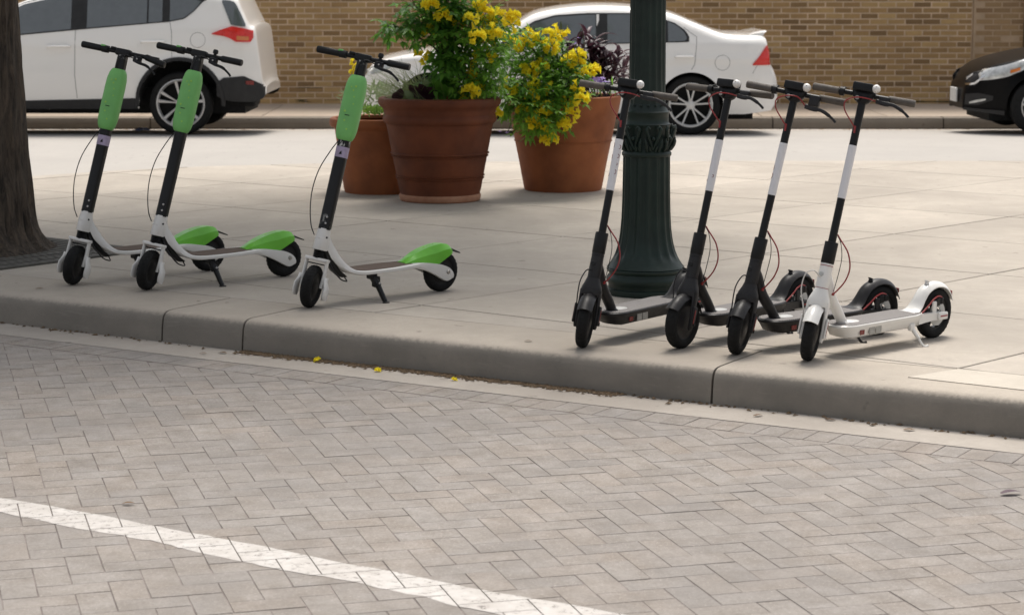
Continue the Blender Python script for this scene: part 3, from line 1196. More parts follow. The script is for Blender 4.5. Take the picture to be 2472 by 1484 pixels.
    for e in (0, -1):
        n = 8
        fen.add(rings[e] + rin[e], [(k, k + 1, k + 1 + n, k + n) for k in range(n - 1)])
    mg = fen.build('rear_mudguard', M_FGREEN, root, True, 24)
    # worn print on the mudguard
    pr = MB()
    for k, (dx, ln) in enumerate(((0.0, 0.016), (0.024, 0.010), (0.042, 0.012), (0.060, 0.009))):
        x = -0.70 - dx
        z = interp([(-0.85, 0.236), (-0.832, 0.245), (-0.795, 0.249), (-0.752, 0.246), (-0.71, 0.238), (-0.67, 0.227)], x) + 0.0012
        pr.lathe([(ln * 0.3, 0), (ln * 0.5, 0), (ln * 0.5, 0.0006), (ln * 0.3, 0.0006), (ln * 0.3, 0)], 10, T(x, 0, z) @ RY(14 - 25 * k / 2))
    pr.build('print', M_YEL, mg)['kind'] = 'stuff'
    MB().add([(-0.848, -0.036, 0.226), (-0.848, 0.036, 0.226), (-0.935, 0.014, 0.192), (-0.935, -0.014, 0.192), (-0.848, -0.036, 0.216), (-0.848, 0.036, 0.216), (-0.935, 0.014, 0.187), (-0.935, -0.014, 0.187)],
             [(0, 1, 2, 3), (7, 6, 5, 4), (0, 4, 5, 1), (1, 5, 6, 2), (2, 6, 7, 3), (3, 7, 4, 0)]).build('mud_flap', M_PLAST, mg, False)
    # kickstand
    ks = MB()
    ks.box((-0.335, 0.045, 0.130), (0.035, 0.05, 0.03), None, 0.004)
    ks.tube([(-0.335, 0.055, 0.128), (-0.342, 0.085, 0.085)], [0.020, 0.019], 8)
    ks.box((-0.340, 0.072, 0.105), (0.042, 0.022, 0.05), RX(0), 0.004)
    ks.tube([(-0.342, 0.085, 0.087), (-0.352, 0.118, 0.028), (-0.356, 0.128, 0.010)], [0.0145, 0.013, 0.012], 8)
    ks.box((-0.357, 0.131, 0.006), (0.034, 0.022, 0.010), None, 0.003)
    kst = ks.build('kickstand', M_BLKWORN, root)
    MB().lathe([(0, 0.006), (0.005, 0.005), (0.006, 0)], 10, T(-0.338, 0.10, 0.10) @ RX(-70)).build('screw', M_STEEL, kst)
    # stem, bolts, battery, sticker
    stem = MB().loft([superring(0, 0, z, 0.027, 0.030, 20, 3.2) for z in (0.282, 0.45, 0.60, 0.735)], MS).build('stem', stem_mat, root)
    for z in (0.312, 0.343):
        for yy in (0.008,):
            MB().lathe([(0, 0.004), (0.005, 0.003), (0.006, -0.004)], 10, MS @ T(0.027, yy, z) @ RY(90)).build('bolt', M_STEEL, stem)
    if sticker:
        stk = MB().loft([superring(0, 0, z, 0.0278, 0.0308, 24, 3.2) for z in (0.638, 0.690)], MS, False).build('sticker', M_PURP, stem)
        mk = MB()
        mk.add([(0.0286, -0.006, 0.652), (0.0286, 0.010, 0.652), (0.0286, 0.006, 0.670), (0.0286, 0.0, 0.664)], [(0, 1, 2, 3)], MS)
        mk.build('sticker_mark', M_BLK, stk, False)
    bt = MB()
    rings = []
    for z, k in ((0.722, 0.60), (0.728, 0.74), (0.745, 0.88), (0.775, 0.98), (0.83, 1.0), (0.95, 1.0), (0.99, 0.97), (1.02, 0.86), (1.036, 0.72), (1.042, 0.60)):
        rings.append(superring(0.008, 0, z, 0.041 * k, 0.052 * k, 24, 2.7))
    bt.loft(rings, MS)
    bat = bt.build('battery_pack', M_GREEN, root)
    pr = MB()
    for (yy, z, r) in ((0.012, 0.985, 0.006), (-0.010, 0.98, 0.004), (0.004, 0.965, 0.005), (0.014, 0.935, 0.004), (-0.016, 0.86, 0.006), (0.018, 0.90, 0.004), (-0.008, 0.815, 0.005), (0.012, 0.775, 0.005)):
        xx = 0.008 + 0.041 * (max(0, 1 - abs(yy / 0.052) ** 2.7)) ** (1 / 2.7)
        pr.lathe([(0.0005, 0.0008), (r * 0.8, 0.0008), (r, 0.0)], 8, MS @ T(xx, yy, z) @ RY(90) @ RX(0))
    pr.build('faded_print', M_YEL, bat)['kind'] = 'stuff'
    MB().box((0.0495, 0.0, 0.842), (0.002, 0.024, 0.004), MS, 0.0008).build('slot', M_PLAST, bat)
    top = MB().loft([superring(0, 0, z, a, b, 18, 3) for z, a, b in ((1.040, 0.026, 0.027), (1.09, 0.025, 0.026), (1.118, 0.024, 0.025))], MS).build('stem_top', M_BLKCHIP, root)
    # handlebar
    z = 1.132
    hb = MB()
    hb.tube([(0, -0.20, z), (0, 0.20, z)], 0.0115, 12, MS)
    hb.box((0.0, 0, z), (0.040, 0.085, 0.038), MS, 0.010, 3)
    hbo = hb.build('handlebar', M_BLK, root)
    for sy in (-1, 1):
        dz = -droop if sy > 0 else 0
        gr = MB().tube([(0, sy * 0.125, z), (0, sy * 0.13, z), (0, sy * 0.235, z + dz), (0, sy * 0.240, z + dz)], [0.014, 0.0165, 0.0175, 0.0155], 14, MS)
        gr.build('grip', M_BLK, hbo)
    MB().lathe([(0.013, -0.02), (0.019, -0.018), (0.019, 0.018), (0.013, 0.02)], 16, MS @ T(0, -0.105, z) @ RX(90), True).build('throttle_housing', M_PLAST, hbo)
    th_ = MB().box((0.0, -0.118, z + 0.015), (0.030, 0.026, 0.012), MS, 0.005, 2).build('throttle', M_GREEN, hbo)
    MB().box((0.002, -0.058, z + 0.013), (0.03, 0.03, 0.014), MS, 0.004).build('display', M_PLAST, hbo)
    lv = MB()
    lv.box((0.018, 0.092, z - 0.022), (0.030, 0.045, 0.034), MS, 0.008, 2)
    lv.tube(catmull([(0.024, 0.075, z - 0.030), (0.040, 0.115, z - 0.040), (0.042, 0.160, z - 0.047), (0.040, 0.200, z - 0.070), (0.038, 0.212, z - 0.082)], 5), [0.0075] * 12 + [0.0055] * 9, 8, MS, True, 0.7)
    lvo = lv.build('brake_lever', M_BLK, hbo)
    MB().lathe([(0, 0.003), (0.004, 0.002), (0.005, -0.002)], 8, MS @ T(0.034, 0.095, z - 0.02) @ RY(90)).build('screw', M_STEEL, lvo)
    if droop == 0:
        MB().lathe([(0.0, 0.030), (0.010, 0.029), (0.014, 0.022), (0.014, 0.010), (0.008, 0.006), (0.008, 0.0)], 14, MS @ T(0.0, 0.085, z + 0.010), True).build('bell', M_PLAST, hbo)
    MB().tube(catmull([(0.022, 0.075, z - 0.022), (0.045, 0.035, z - 0.012), (0.042, 0.0, z - 0.03), (0.030, -0.012, z - 0.07), (0.028, -0.010, z - 0.10)], 6), 0.0028, 6, MS).build('brake_cable', M_CABLE, hbo)
    MB().tube(catmull([(0.028, -0.022, 0.712), (0.050, -0.040, 0.66), (0.055, -0.075, 0.56), (0.05, -0.088, 0.46), (0.045, -0.080, 0.37), (0.036, -0.060, 0.29), (0.028, -0.035, 0.245)], 6), 0.0028, 6, MS).build('loose_cable', M_CABLE, root)
    return root


GA = (M_BLKWORN, M_BLKCHIP)
L_POS = [(-2.276, 10.902), (-1.858, 10.707), (-0.972, 10.122)]  # both scooter rows: ground positions computed from image pixels, baked in metres
green_scooter(L_POS[0], -139.0, 2.0, 34, 'green and white scooter nearest the tree trunk, lilac sticker on stem', True, M_BLKWORN, 0.02)
green_scooter(L_POS[1], -141.1, 2.0, 34, 'middle green and white scooter, no sticker on its black stem', False, M_BLKWORN)
green_scooter(L_POS[2], -137.9, 2.0, 33, 'green and white scooter closest to the flower pots, badly chipped stem', True, M_BLKCHIP)


def slim_scooter(pos, heading, lean, steer, label, white=False, lever_drop=0.0, stand=True, band=M_STICK, marks=()):
    Rw, W = 0.114, 0.84
    root, MA, MS = scooter_base('electric_scooter', pos, heading, lean, steer, 15.0, Rw)
    tag(root, label, 'scooter', 'slim scooters beside the lamp post')
    BODY = M_WHT2 if white else M_GREY
    WH = RX(90)
    small_wheel('front_wheel', root, MS @ WH, Rw, 0.050, M_GREY)
    small_wheel('rear_wheel', root, T(-W, 0, Rw) @ RX(-90), Rw, 0.050, M_BLK if not white else M_BLK, 6, M_BADGE)
    # fork with hooded crown
    fk = MB()
    fk.loft([superring(x, 0, z, a, b, 18, 2.4) for z, a, b, x in ((0.115, 0.030, 0.048, 0.004), (0.130, 0.034, 0.048, 0.004), (0.150, 0.034, 0.043, 0.003), (0.172, 0.030, 0.034, 0.001), (0.192, 0.027, 0.028, 0))], MS)
    for sy in (-1, 1):
        fk.loft([superring(x, sy * y, z, a, b, 12, 2.6) for z, a, b, y, x in ((0.135, 0.022, 0.010, 0.038, 0.004), (0.08, 0.018, 0.008, 0.040, 0.002), (0.02, 0.016, 0.008, 0.043, 0.0), (-0.02, 0.014, 0.0085, 0.043, 0), (-0.03, 0.009, 0.006, 0.043, 0))], MS)
    fork = fk.build('fork', BODY, root)
    for sy in (-1, 1):
        MB().box((0.006, sy * 0.054, 0.030), (0.030, 0.009, 0.085), MS, 0.004, 2).build('fork_cover', BODY, fork)
        MB().lathe([(0.0, 0.012), (0.008, 0.011), (0.010, 0)], 12, MS @ T(0, sy * 0.050, -0.002) @ RX(-90 * sy)).build('axle_nut', M_PLAST if not white else M_BELL, fork)
        MB().box((0.008, sy * 0.0592, 0.030), (0.007, 0.0015, 0.06), MS, 0.0006).build('red_stripe', M_RED, fork)
    # front mudguard: short curved hood
    def hood(path, w, drop, M, flare=None):
        rings = []
        P = [Vector((x, 0, z)) for x, z in path]
        for i, p in enumerate(P):
            d = (P[min(i + 1, len(P) - 1)] - P[max(i - 1, 0)]).normalized()
            nv = Vector((-d.z, 0, d.x))
            if nv.z < 0 and abs(nv.z) > abs(nv.x) * 0.2:
                nv = -nv
            ww = w if not flare else w * flare[min(i, len(flare) - 1)]
            ring = []
            for k in range(9):
                a = -1 + 2 * k / 8
                ring.append(p + Vector((0, ww * a, 0)) - nv * drop * (abs(a) ** 2.4))
            rings.append((ring, nv))
        return rings
    fa = [R(a) for a in (150, 132, 112, 92, 72, 52, 34, 20)]
    path = [(0.118 * math.cos(a), 0.118 * math.sin(a)) for a in fa]
    mg = MB()
    rr = []
    for i, a in enumerate(fa):
        ring = []
        for k in range(9):
            q = -1 + 2 * k / 8
            rad = 0.127 - 0.020 * abs(q) ** 2.2 + (0.006 if i == len(fa) - 1 else 0)
            ring.append((rad * math.cos(a), 0.033 * q, rad * math.sin(a)))
        rr.append(ring)
    mg.loft(rr, MS, False, False)
    ri = [[(p[0] * 0.965, p[1] * 0.94, p[2] * 0.965) for p in r] for r in rr]
    mg.loft(ri, MS, False, False)
    for e in (0, -1):
        mg.add(rr[e] + ri[e], [(k, k + 1, k + 10, k + 9) for k in range(8)], MS)
    mg.build('front_mudguard', BODY, fork)
    # head tube, ring lines, collar
    hd = MB().loft([superring(0, 0, z, a, a, 20, 2.1) for z, a in ((0.190, 0.0275), (0.23, 0.0280), (0.28, 0.0265), (0.300, 0.0265))], MA)
    head = hd.build('head_tube', BODY, root)
    for z in (0.194, 0.289):
        MB().lathe([(0.0265, z - 0.0015), (0.0285, z - 0.001), (0.0285, z + 0.001), (0.0265, z + 0.0015)], 24, MA).build('ring_line', M_RED if white else M_BLK, head)
    MB().lathe([(0.0, 0.034), (0.010, 0.034), (0.013, 0.030), (0.013, 0.02)], 14, MA @ T(0, 0, 0.250) @ RY(90) @ T(0, 0, -0.005)).build('badge', M_BADGE if white else M_PLAST, head)
    if white:
        cp = [MS @ Vector(q) for q in ((0.030, -0.012, 0.235), (0.075, -0.035, 0.255), (0.085, -0.065, 0.235), (0.070, -0.072, 0.17), (0.045, -0.052, 0.10), (0.022, -0.047, 0.05))]
        MB().tube(catmull(cp, 6), 0.003, 6).build('motor_cable', M_WCABLE, root)
    else:
        cp = [MS @ Vector(q) for q in ((0.028, -0.012, 0.22), (0.050, -0.030, 0.215), (0.050, -0.048, 0.17), (0.036, -0.052, 0.12), (0.020, -0.050, 0.06))]
        MB().tube(catmull(cp, 6), 0.003, 6).build('motor_cable', M_CABLE, root)
    MB().lathe([(0.0, 0.297), (0.027, 0.298), (0.0285, 0.302), (0.0285, 0.385), (0.027, 0.389), (0.017, 0.390)], 24, MA).build('folding_collar', M_BLK, root)
    # down tube to the deck
    dt = MB()
    a0 = MA @ Vector((0.0, 0, 0.245))
    dpath = [a0 + Vector((-0.004, 0, 0.0)), a0 + Vector((-0.022, 0, -0.030)), Vector((-0.112, 0, 0.255)), Vector((-0.165, 0, 0.185)), Vector((-0.200, 0, 0.136))]
    dt.tube(catmull(dpath, 6), [lerp(0.026, 0.0215, i / 24) for i in range(25)], 16)
    dto = dt.build('down_tube', BODY, root)
    MB().lathe([(0.022, 0), (0.029, 0.001), (0.027, 0.008), (0.022, 0.012)], 18, T(-0.199, 0, 0.1355) @ RY(-25)).build('weld_ring', BODY, dto)
    # deck: boat-shaped tray with rounded nose and rubber top
    def plan(inset, nose):
        pts = []
        w = 0.076 - inset
        x_end = -0.700
        for k in range(13):
            a = math.pi * (k / 12) - math.pi / 2
            pts.append((-0.205 - nose * 0 + (0.080 - inset - nose) * math.cos(a), w * math.sin(a)))
        pts.append((-0.62, w))
        pts.append((-0.675, w * 0.80))
        pts.append((x_end + inset, w * 0.55))
        pts.append((x_end + inset, -w * 0.55))
        pts.append((-0.675, -w * 0.80))
        pts.append((-0.62, -w))
        return pts
    dk = MB()
    dk.loft([[(x, y, z) for x, y in plan(i, n)] for z, i, n in ((0.080, 0.022, 0.030), (0.086, 0.014, 0.020), (0.118, 0.004, 0.004), (0.126, 0.0, 0.0), (0.134, 0.0, 0.0), (0.137, 0.003, 0.003))])
    deck = dk.build('deck', BODY, root, True, 35)
    MB().loft([[(x, y, z) for x, y in plan(i, 0.0)] for z, i in ((0.1365, 0.006), (0.1392, 0.007))]).build('deck_mat', M_TREAD, deck, False)
    MB().lathe([(0.0, 0.0015), (0.030, 0.0015), (0.032, 0.0)], 22, T(-0.262, 0.0, 0.1394) @ Matrix.Diagonal((1.15, 0.9, 1, 1))).build('charge_badge', M_BADGE if not white else M_WHT2, deck)
    sd = 0.0765
    for sy in (-1, 1):
        MB().box((-0.245, sy * (sd - 0.0045), 0.103), (0.030, 0.003, 0.020), RZ(0), 0.001).build('red_reflector', M_DKRED, deck)
        for x in (-0.312, -0.357):
            MB().box((x, sy * (sd - 0.0052), 0.1035), (0.040, 0.0025, 0.032), None, 0.0008).build('grey_sticker', M_REFL, deck)
    # rear stays and dropout caps
    for sy in (-1, 1):
        r = []
        for x, z0, z1, y in ((-0.66, 0.085, 0.131, 0.052), (-0.72, 0.088, 0.130, 0.046), (-0.78, 0.090, 0.127, 0.044), (-0.825, 0.088, 0.126, 0.045), (-0.862, 0.093, 0.122, 0.045)):
            r.append([(x, sy * (y - 0.006), z0), (x, sy * (y + 0.006), z0 + 0.002), (x, sy * (y + 0.006), z1 - 0.002), (x, sy * (y - 0.006), z1)])
        st = MB().loft(r).build('rear_stay', BODY, root, True, 40)
        MB().box((-0.835, sy * 0.055, 0.108), (0.066, 0.014, 0.034), None, 0.006, 2).build('dropout_cap', BODY, st)
        MB().box((-0.835, sy * 0.0627, 0.109), (0.050, 0.0015, 0.006), None, 0.0006).build('red_stripe', M_RED, st)
    cal = MB()
    cal.box((-0.815, 0.034, 0.170), (0.035, 0.022, 0.04), None, 0.006)
    cal.box((-0.845, 0.036, 0.172), (0.026, 0.018, 0.030), None, 0.005)
    cal.build('brake_caliper', M_PLAST, root)
    MB().box((-0.79, 0.040, 0.148), (0.030, 0.010, 0.055), None, 0.004).build('caliper_bracket', BODY, root)
    MB().tube(catmull([(-0.69, 0.045, 0.130), (-0.735, 0.048, 0.160), (-0.775, 0.046, 0.186), (-0.815, 0.042, 0.196), (-0.845, 0.038, 0.188)], 5), 0.0035, 6).build('rear_brake_cable', M_RED, root)
    # rear mudguard: S-curve from the deck over the wheel
    fp = catmull([(-0.640, 0, 0.1405), (-0.672, 0, 0.146), (-0.695, 0, 0.165), (-0.716, 0, 0.200), (-0.747, 0, 0.232), (-0.795, 0, 0.252), (-0.845, 0, 0.255), (-0.895, 0, 0.241), (-0.935, 0, 0.208), (-0.958, 0, 0.166)], 4)
    rr = []
    for i, p in enumerate(fp):
        d = (fp[min(i + 1, len(fp) - 1)] - fp[max(i - 1, 0)]).normalized()
        nv = Vector((d.z, 0, -d.x))
        if nv.z < 0 and i < 24:
            nv = -nv
        if i >= 24 and nv.x > 0:
            nv = -nv
        t = i / (len(fp) - 1)
        w = lerp(0.048, 0.034, min(1, t * 3.2))
        drop = lerp(0.002, 0.020, min(1, t * 3))
        ring = []
        for k in range(9):
            q = -1 + 2 * k / 8
            ring.append(p + Vector((0, w * q, 0)) - nv * drop * abs(q) ** 2.3)
        rr.append((ring, nv))
    fm = MB()
    outer = [r for r, _ in rr]
    inn = [[p - nv * 0.004 for p in r] for r, nv in rr]
    fm.loft(outer, None, False, False)
    fm.loft(inn, None, False, False)
    for e in (0, -1):
        fm.add(outer[e] + inn[e], [(k, k + 1, k + 10, k + 9) for k in range(8)])
    for i in range(len(outer) - 1):
        for k in (0, 8):
            fm.add([outer[i][k], outer[i + 1][k], inn[i + 1][k], inn[i][k]], [(0, 1, 2, 3)])
    rmg = fm.build('rear_mudguard', BODY, root)
    MB().lathe([(0.0075, -0.002), (0.0075, 0.010), (0.012, 0.011), (0.012, 0.015), (0.0, 0.016)], 12, T(-0.776, 0, 0.247) @ RY(-25)).build('latch_hook', M_PLAST if not white else M_BELL, rmg)
    MB().box((-0.954, 0, 0.192), (0.008, 0.028, 0.022), RY(0), 0.003).build('tail_light', M_DKRED, rmg)
    # kickstand
    if stand:
        k = MB()
        k.box((-0.595, 0.066, 0.086), (0.032, 0.020, 0.032), None, 0.006, 2)
        k.tube([(-0.597, 0.070, 0.078), (-0.608, 0.098, 0.040)], [0.009, 0.008], 10)
        k.tube(catmull([(-0.608, 0.098, 0.040), (-0.614, 0.112, 0.016), (-0.622, 0.124, 0.006), (-0.636, 0.130, 0.010)], 5), 0.0058, 8)
        k.build('kickstand', BODY, root)
    # stem in three bands
    stem = MB().lathe([(0.0, 0.386), (0.0165, 0.387), (0.0165, 0.985), (0.0, 0.986)], 22, MS).build('stem', M_BLK, root)
    bd = MB().lathe([(0.0165, 0.575), (0.0176, 0.576), (0.0176, 0.799), (0.0165, 0.80)], 26, MS).build('white_band', band, stem)
    for (ang, z, h, w) in marks:
        m_ = MB()
        a = R(ang)
        mx = MS @ RZ(ang)
        m_.tube(catmull([(0.0178, -w, z + h), (0.0181, w * 0.2, z + h), (0.0178, w, z + h * 0.3), (0.0178, w * 0.6, z - h * 0.6), (0.0178, -w, z - h)], 3), 0.0012, 5, mx)
        m_.build('letter_mark', M_DKRED, bd)
    # handlebar set
    z = 1.015
    hb = MB()
    hb.tube([(0, -0.115, z), (0, 0.115, z)], 0.0105, 12, MS)
    hb.loft([superring(0.002, 0, q, a, b, 16, 3) for q, a, b in ((0.978, 0.018, 0.019), (0.985, 0.021, 0.030), (1.010, 0.023, 0.048), (1.028, 0.022, 0.050), (1.034, 0.017, 0.044))], MS)
    hbo = hb.build('handlebar', M_BLK, root)
    for sy in (-1, 1):
        MB().tube([(0, sy * 0.104, z), (0, sy * 0.106, z), (0, sy * 0.212, z), (0, sy * 0.216, z)], [0.012, 0.0150, 0.0158, 0.0135], 16, MS).build('grip', M_GRIP, hbo)
    MB().lathe([(0.012, -0.011), (0.0185, -0.010), (0.0185, 0.010), (0.012, 0.011)], 18, MS @ T(0, -0.091, z) @ RX(90), True).build('throttle_ring', M_PLAST, hbo)
    MB().box((-0.010, -0.085, z + 0.018), (0.02, 0.014, 0.006), MS, 0.002).build('throttle_paddle', M_PLAST, hbo)
    MB().box((0.010, -0.004, z + 0.028), (0.070, 0.086, 0.034), MS @ T(0, 0, 0), 0.006, 2).build('display', M_PLAST, hbo)
    lt = MB().lathe([(0.004, 0.034), (0.013, 0.034), (0.0145, 0.030), (0.0145, 0.0)], 18, MS @ T(0, -0.020, 0.996) @ RY(90), True).build('headlight', M_BLK, hbo)
    MB().lathe([(0.0, 0.0352), (0.0085, 0.0347), (0.010, 0.033)], 16, MS @ T(0, -0.020, 0.996) @ RY(90)).build('headlight_lens', M_REFL, lt)
    bl = MB().lathe([(0.0, 0.034), (0.007, 0.0335), (0.013, 0.030), (0.0165, 0.022), (0.017, 0.012), (0.014, 0.006), (0.005, 0.004), (0.005, 0.0)], 20, MS @ T(0.024, 0.052, z + 0.020) @ RY(62), True).build('bell', M_BELL, hbo)
    MB().lathe([(0, 0.036), (0.003, 0.0355), (0.003, 0.033)], 8, MS @ T(0.024, 0.052, z + 0.020) @ RY(62)).build('bell_screw', M_STEEL, bl)
    d = lever_drop
    lv = MB()
    lv.box((0.015, 0.092, z - 0.008 - d * 0.4), (0.030, 0.046, 0.024 + d * 0.8), MS, 0.006, 2)
    lv.tube(catmull([(0.022, 0.060, z - 0.020 - d), (0.034, 0.098, z - 0.026 - d), (0.042, 0.135, z - 0.027 - d), (0.044, 0.172, z - 0.042 - d), (0.043, 0.200, z - 0.060 - d), (0.043, 0.205, z - 0.066 - d)], 5), [0.010] * 8 + [0.0075] * 8 + [0.0055] * 10, 8, MS, True, 0.7)
    lv.build('brake_lever', M_GREY, hbo)
    MB().tube(catmull([(0.020, 0.062, z - 0.022 - d), (0.045, 0.025, z - 0.018), (0.052, -0.025, z - 0.022), (0.048, -0.062, z - 0.045), (0.040, -0.058, z - 0.080), (0.028, -0.025, z - 0.120), (0.015, -0.008, z - 0.140)], 6), 0.0028, 7, MS).build('brake_cable', M_RED, hbo)
    MB().tube([(0.016, -0.006, z - 0.135), (0.0175, -0.003, z - 0.165)], [0.005, 0.004], 8, MS).build('cable_port', M_RED, stem)
    MB().tube(catmull([(-0.014, 0.010, 0.425), (-0.028, 0.022, 0.405), (-0.050, 0.055, 0.36), (-0.062, 0.072, 0.30), (-0.060, 0.065, 0.245), (-0.052, 0.042, 0.200), (-0.050, 0.022, 0.178)], 6), 0.0032, 7, MA).build('lower_cable', M_RED, root)
    MB().tube(catmull([(-0.014, 0.012, 0.42), (-0.026, 0.028, 0.39), (-0.034, 0.042, 0.33), (-0.034, 0.042, 0.26), (-0.042, 0.030, 0.19)], 6), 0.0018, 6, MA).build('lower_wire', M_CABLE, root)
    MB().lathe([(0.003, -0.006), (0.007, -0.004), (0.007, 0.004), (0.003, 0.006)], 10, MA @ T(-0.052, 0.022, 0.180) @ RX(90), True).build('cable_port', M_RED, root)
    return root


slim_scooter((0.315, 8.994), -127.0, 2.0, 26, 'black scooter furthest left beside the lamp post, letters on its white band', False, 0.0, True, M_STICK,
             ((38, 0.765, 0.008, 0.004), (38, 0.725, 0.008, 0.004), (38, 0.69, 0.004, 0.002), (36, 0.655, 0.009, 0.003), (-62, 0.77, 0.010, 0.0015), (-62, 0.72, 0.008, 0.0015), (-62, 0.64, 0.006, 0.001)))
slim_scooter((0.730, 8.973), -133.0, 2.0, 6, 'black scooter with its front wheel turned broadside, second from the lamp post', False, 0.0, True, M_STICK,
             ((40, 0.64, 0.006, 0.003), (-58, 0.62, 0.005, 0.002)))
slim_scooter((0.964, 8.820), -142.8, 2.0, 31, 'black scooter parked right beside the all-white one, brake lever hanging low', False, 0.028, True, M_STICK,
             ((-55, 0.655, 0.010, 0.003), (-55, 0.69, 0.010, 0.001)))
slim_scooter((1.245, 8.671), -137.2, 2.0, 29, 'white scooter with black handlebar and red cables, rightmost of the row', True)

# ------------------------------------------------------------------ lamp post
LX, LY = 0.676, 10.60
lamp = empty('lamp_post', T(LX, LY, 0))
tag(lamp, 'dark green cast-iron fluted lamp post with leafy collar between scooters and pots', 'lamp post')


def fluted(prof, nf, n_per, depth_fn, top_cap=True):
    rings = []
    n = nf * n_per
    for r, z in prof:
        ring = []
        for k in range(n):
            a = 2 * math.pi * k / n
            ph = (k % n_per) / n_per
            g_ = max(0.0, math.sin(math.pi * min(1, max(0, (ph - 0.12) / 0.76)))) ** 0.7 if 0.12 < ph < 0.88 else 0
            rr = r - depth_fn(z) * g_
            ring.append((rr * math.cos(a), rr * math.sin(a), z))
        rings.append(ring)
    return MB().loft(rings)


plinth = [(0.200, 0.0), (0.203, 0.012), (0.200, 0.030), (0.188, 0.034), (0.188, 0.055), (0.196, 0.062), (0.199, 0.078), (0.194, 0.092), (0.186, 0.098), (0.184, 0.108), (0.192, 0.116), (0.197, 0.124), (0.197, 0.130), (0.190, 0.136), (0.05, 0.137)]
MB().lathe(plinth, 48).build('plinth', M_IRON, lamp, True, 50)
low = []
for i in range(40):
    t = i / 39
    z = lerp(0.137, 0.70, t)
    r = 0.122 - 0.004 * t + 0.074 * math.exp(-(z - 0.137) / 0.085) * (1 - 0.0 * t)
    low.append((r, z))
fluted(low, 16, 10, lambda z: 0.0 if z < 0.175 else 0.011 * min(1, (z - 0.175) / 0.03)).build('lower_shaft', M_IRON, lamp, True, 60)
MB().lathe([(0.118, 0.695), (0.124, 0.70), (0.125, 0.712), (0.118, 0.722), (0.113, 0.73), (0.112, 0.84), (0.117, 0.848), (0.119, 0.856), (0.112, 0.862), (0.109, 0.87), (0.108, 0.905), (0.112, 0.909), (0.112, 0.918), (0.104, 0.924), (0.101, 0.938), (0.096, 0.945), (0.092, 0.96), (0.05, 0.961)], 48).build('collar', M_IRON, lamp, True, 50)
# acanthus collar: eight pairs of curled leaves with rosettes between
for k in range(8):
    a = 360 * k / 8 + 11
    lf = MB()
    Mk = RZ(a)
    for s in (-1, 1):
        lf.tube(catmull([(0.116, 0.002 * s, 0.735), (0.126, 0.012 * s, 0.765), (0.132, 0.026 * s, 0.800), (0.136, 0.036 * s, 0.832), (0.138, 0.030 * s, 0.848), (0.136, 0.020 * s, 0.838)], 4), [0.007] * 6 + [0.009] * 8 + [0.006] * 7, 7, Mk)
        lf.tube(catmull([(0.117, 0.030 * s, 0.728), (0.128, 0.034 * s, 0.745), (0.134, 0.040 * s, 0.768), (0.134, 0.044 * s, 0.790)], 4), [0.007] * 5 + [0.008] * 5 + [0.005] * 3, 7, Mk)
        lf.tube(catmull([(0.117, 0.012 * s, 0.726), (0.126, 0.016 * s, 0.738), (0.131, 0.020 * s, 0.752)], 4), [0.006] * 5 + [0.005] * 4, 7, Mk)
    lf.lathe([(0.0, 0.142), (0.007, 0.140), (0.010, 0.134), (0.010, 0.11)], 10, Mk @ T(0, 0, 0.790) @ RY(90))
    lf.build('leaf_ornament', M_IRON, lamp, True, 60)
for k in range(16):
    MB().lathe([(0, 0.006), (0.005, 0.004), (0.007, 0)], 8, RZ(360 * k / 16) @ T(0.100, 0, 0.952) @ RY(70)).build('bead', M_IRON, lamp)
sh = []
for i in range(22):
    z = lerp(0.955, 4.2, i / 21)
    sh.append((lerp(0.092, 0.072, i / 21), z))
fluted(sh, 16, 10, lambda z: 0.007 if z > 1.0 else 0.0).build('upper_shaft', M_IRON, lamp, True, 60)
hd = MB().lathe([(0.072, 4.2), (0.11, 4.22), (0.12, 4.28), (0.08, 4.34), (0.10, 4.40), (0.05, 4.42)], 32, None, True).build('capital', M_IRON, lamp)
gl = MB().lathe([(0.06, 4.42), (0.16, 4.52), (0.20, 4.66), (0.17, 4.80), (0.09, 4.90), (0.02, 4.94)], 32, None, True).build('globe', M_BELL, lamp)

# ------------------------------------------------------------------ tree with grate
TX, TY = -3.30, 12.36
tree = empty('street_tree', T(TX, TY, 0))
tag(tree, 'dark rough-barked tree trunk at the left edge beside the scooters', 'tree')
rings = []
N = 88
for i in range(64):
    z = lerp(-0.03, 3.6, (i / 63) ** 1.35)
    ring = []
    for k in range(N):
        a = 2 * math.pi * k / N
        base = 0.430 - 0.010 * z
        flare = 0.15 * math.exp(-max(z, 0) / 0.065) * (0.6 + 0.4 * abs(math.sin(a * 2.5 + 0.9)) ** 1.5) + 0.022 * math.exp(-z / 0.4)
        w = mnoise.noise(Vector((math.cos(a) * 2.2, math.sin(a) * 2.2, z * 0.8))) * 0.014
        w += abs(mnoise.noise(Vector((math.cos(a) * 11, math.sin(a) * 11, z * 1.6)))) * 0.055
        r = base + flare + w
        ring.append((r * math.cos(a), r * math.sin(a), z))
    rings.append(ring)
trunk = MB().loft(rings).build('trunk', M_BARK, tree, True, 70)
random.seed(31)
tips = []
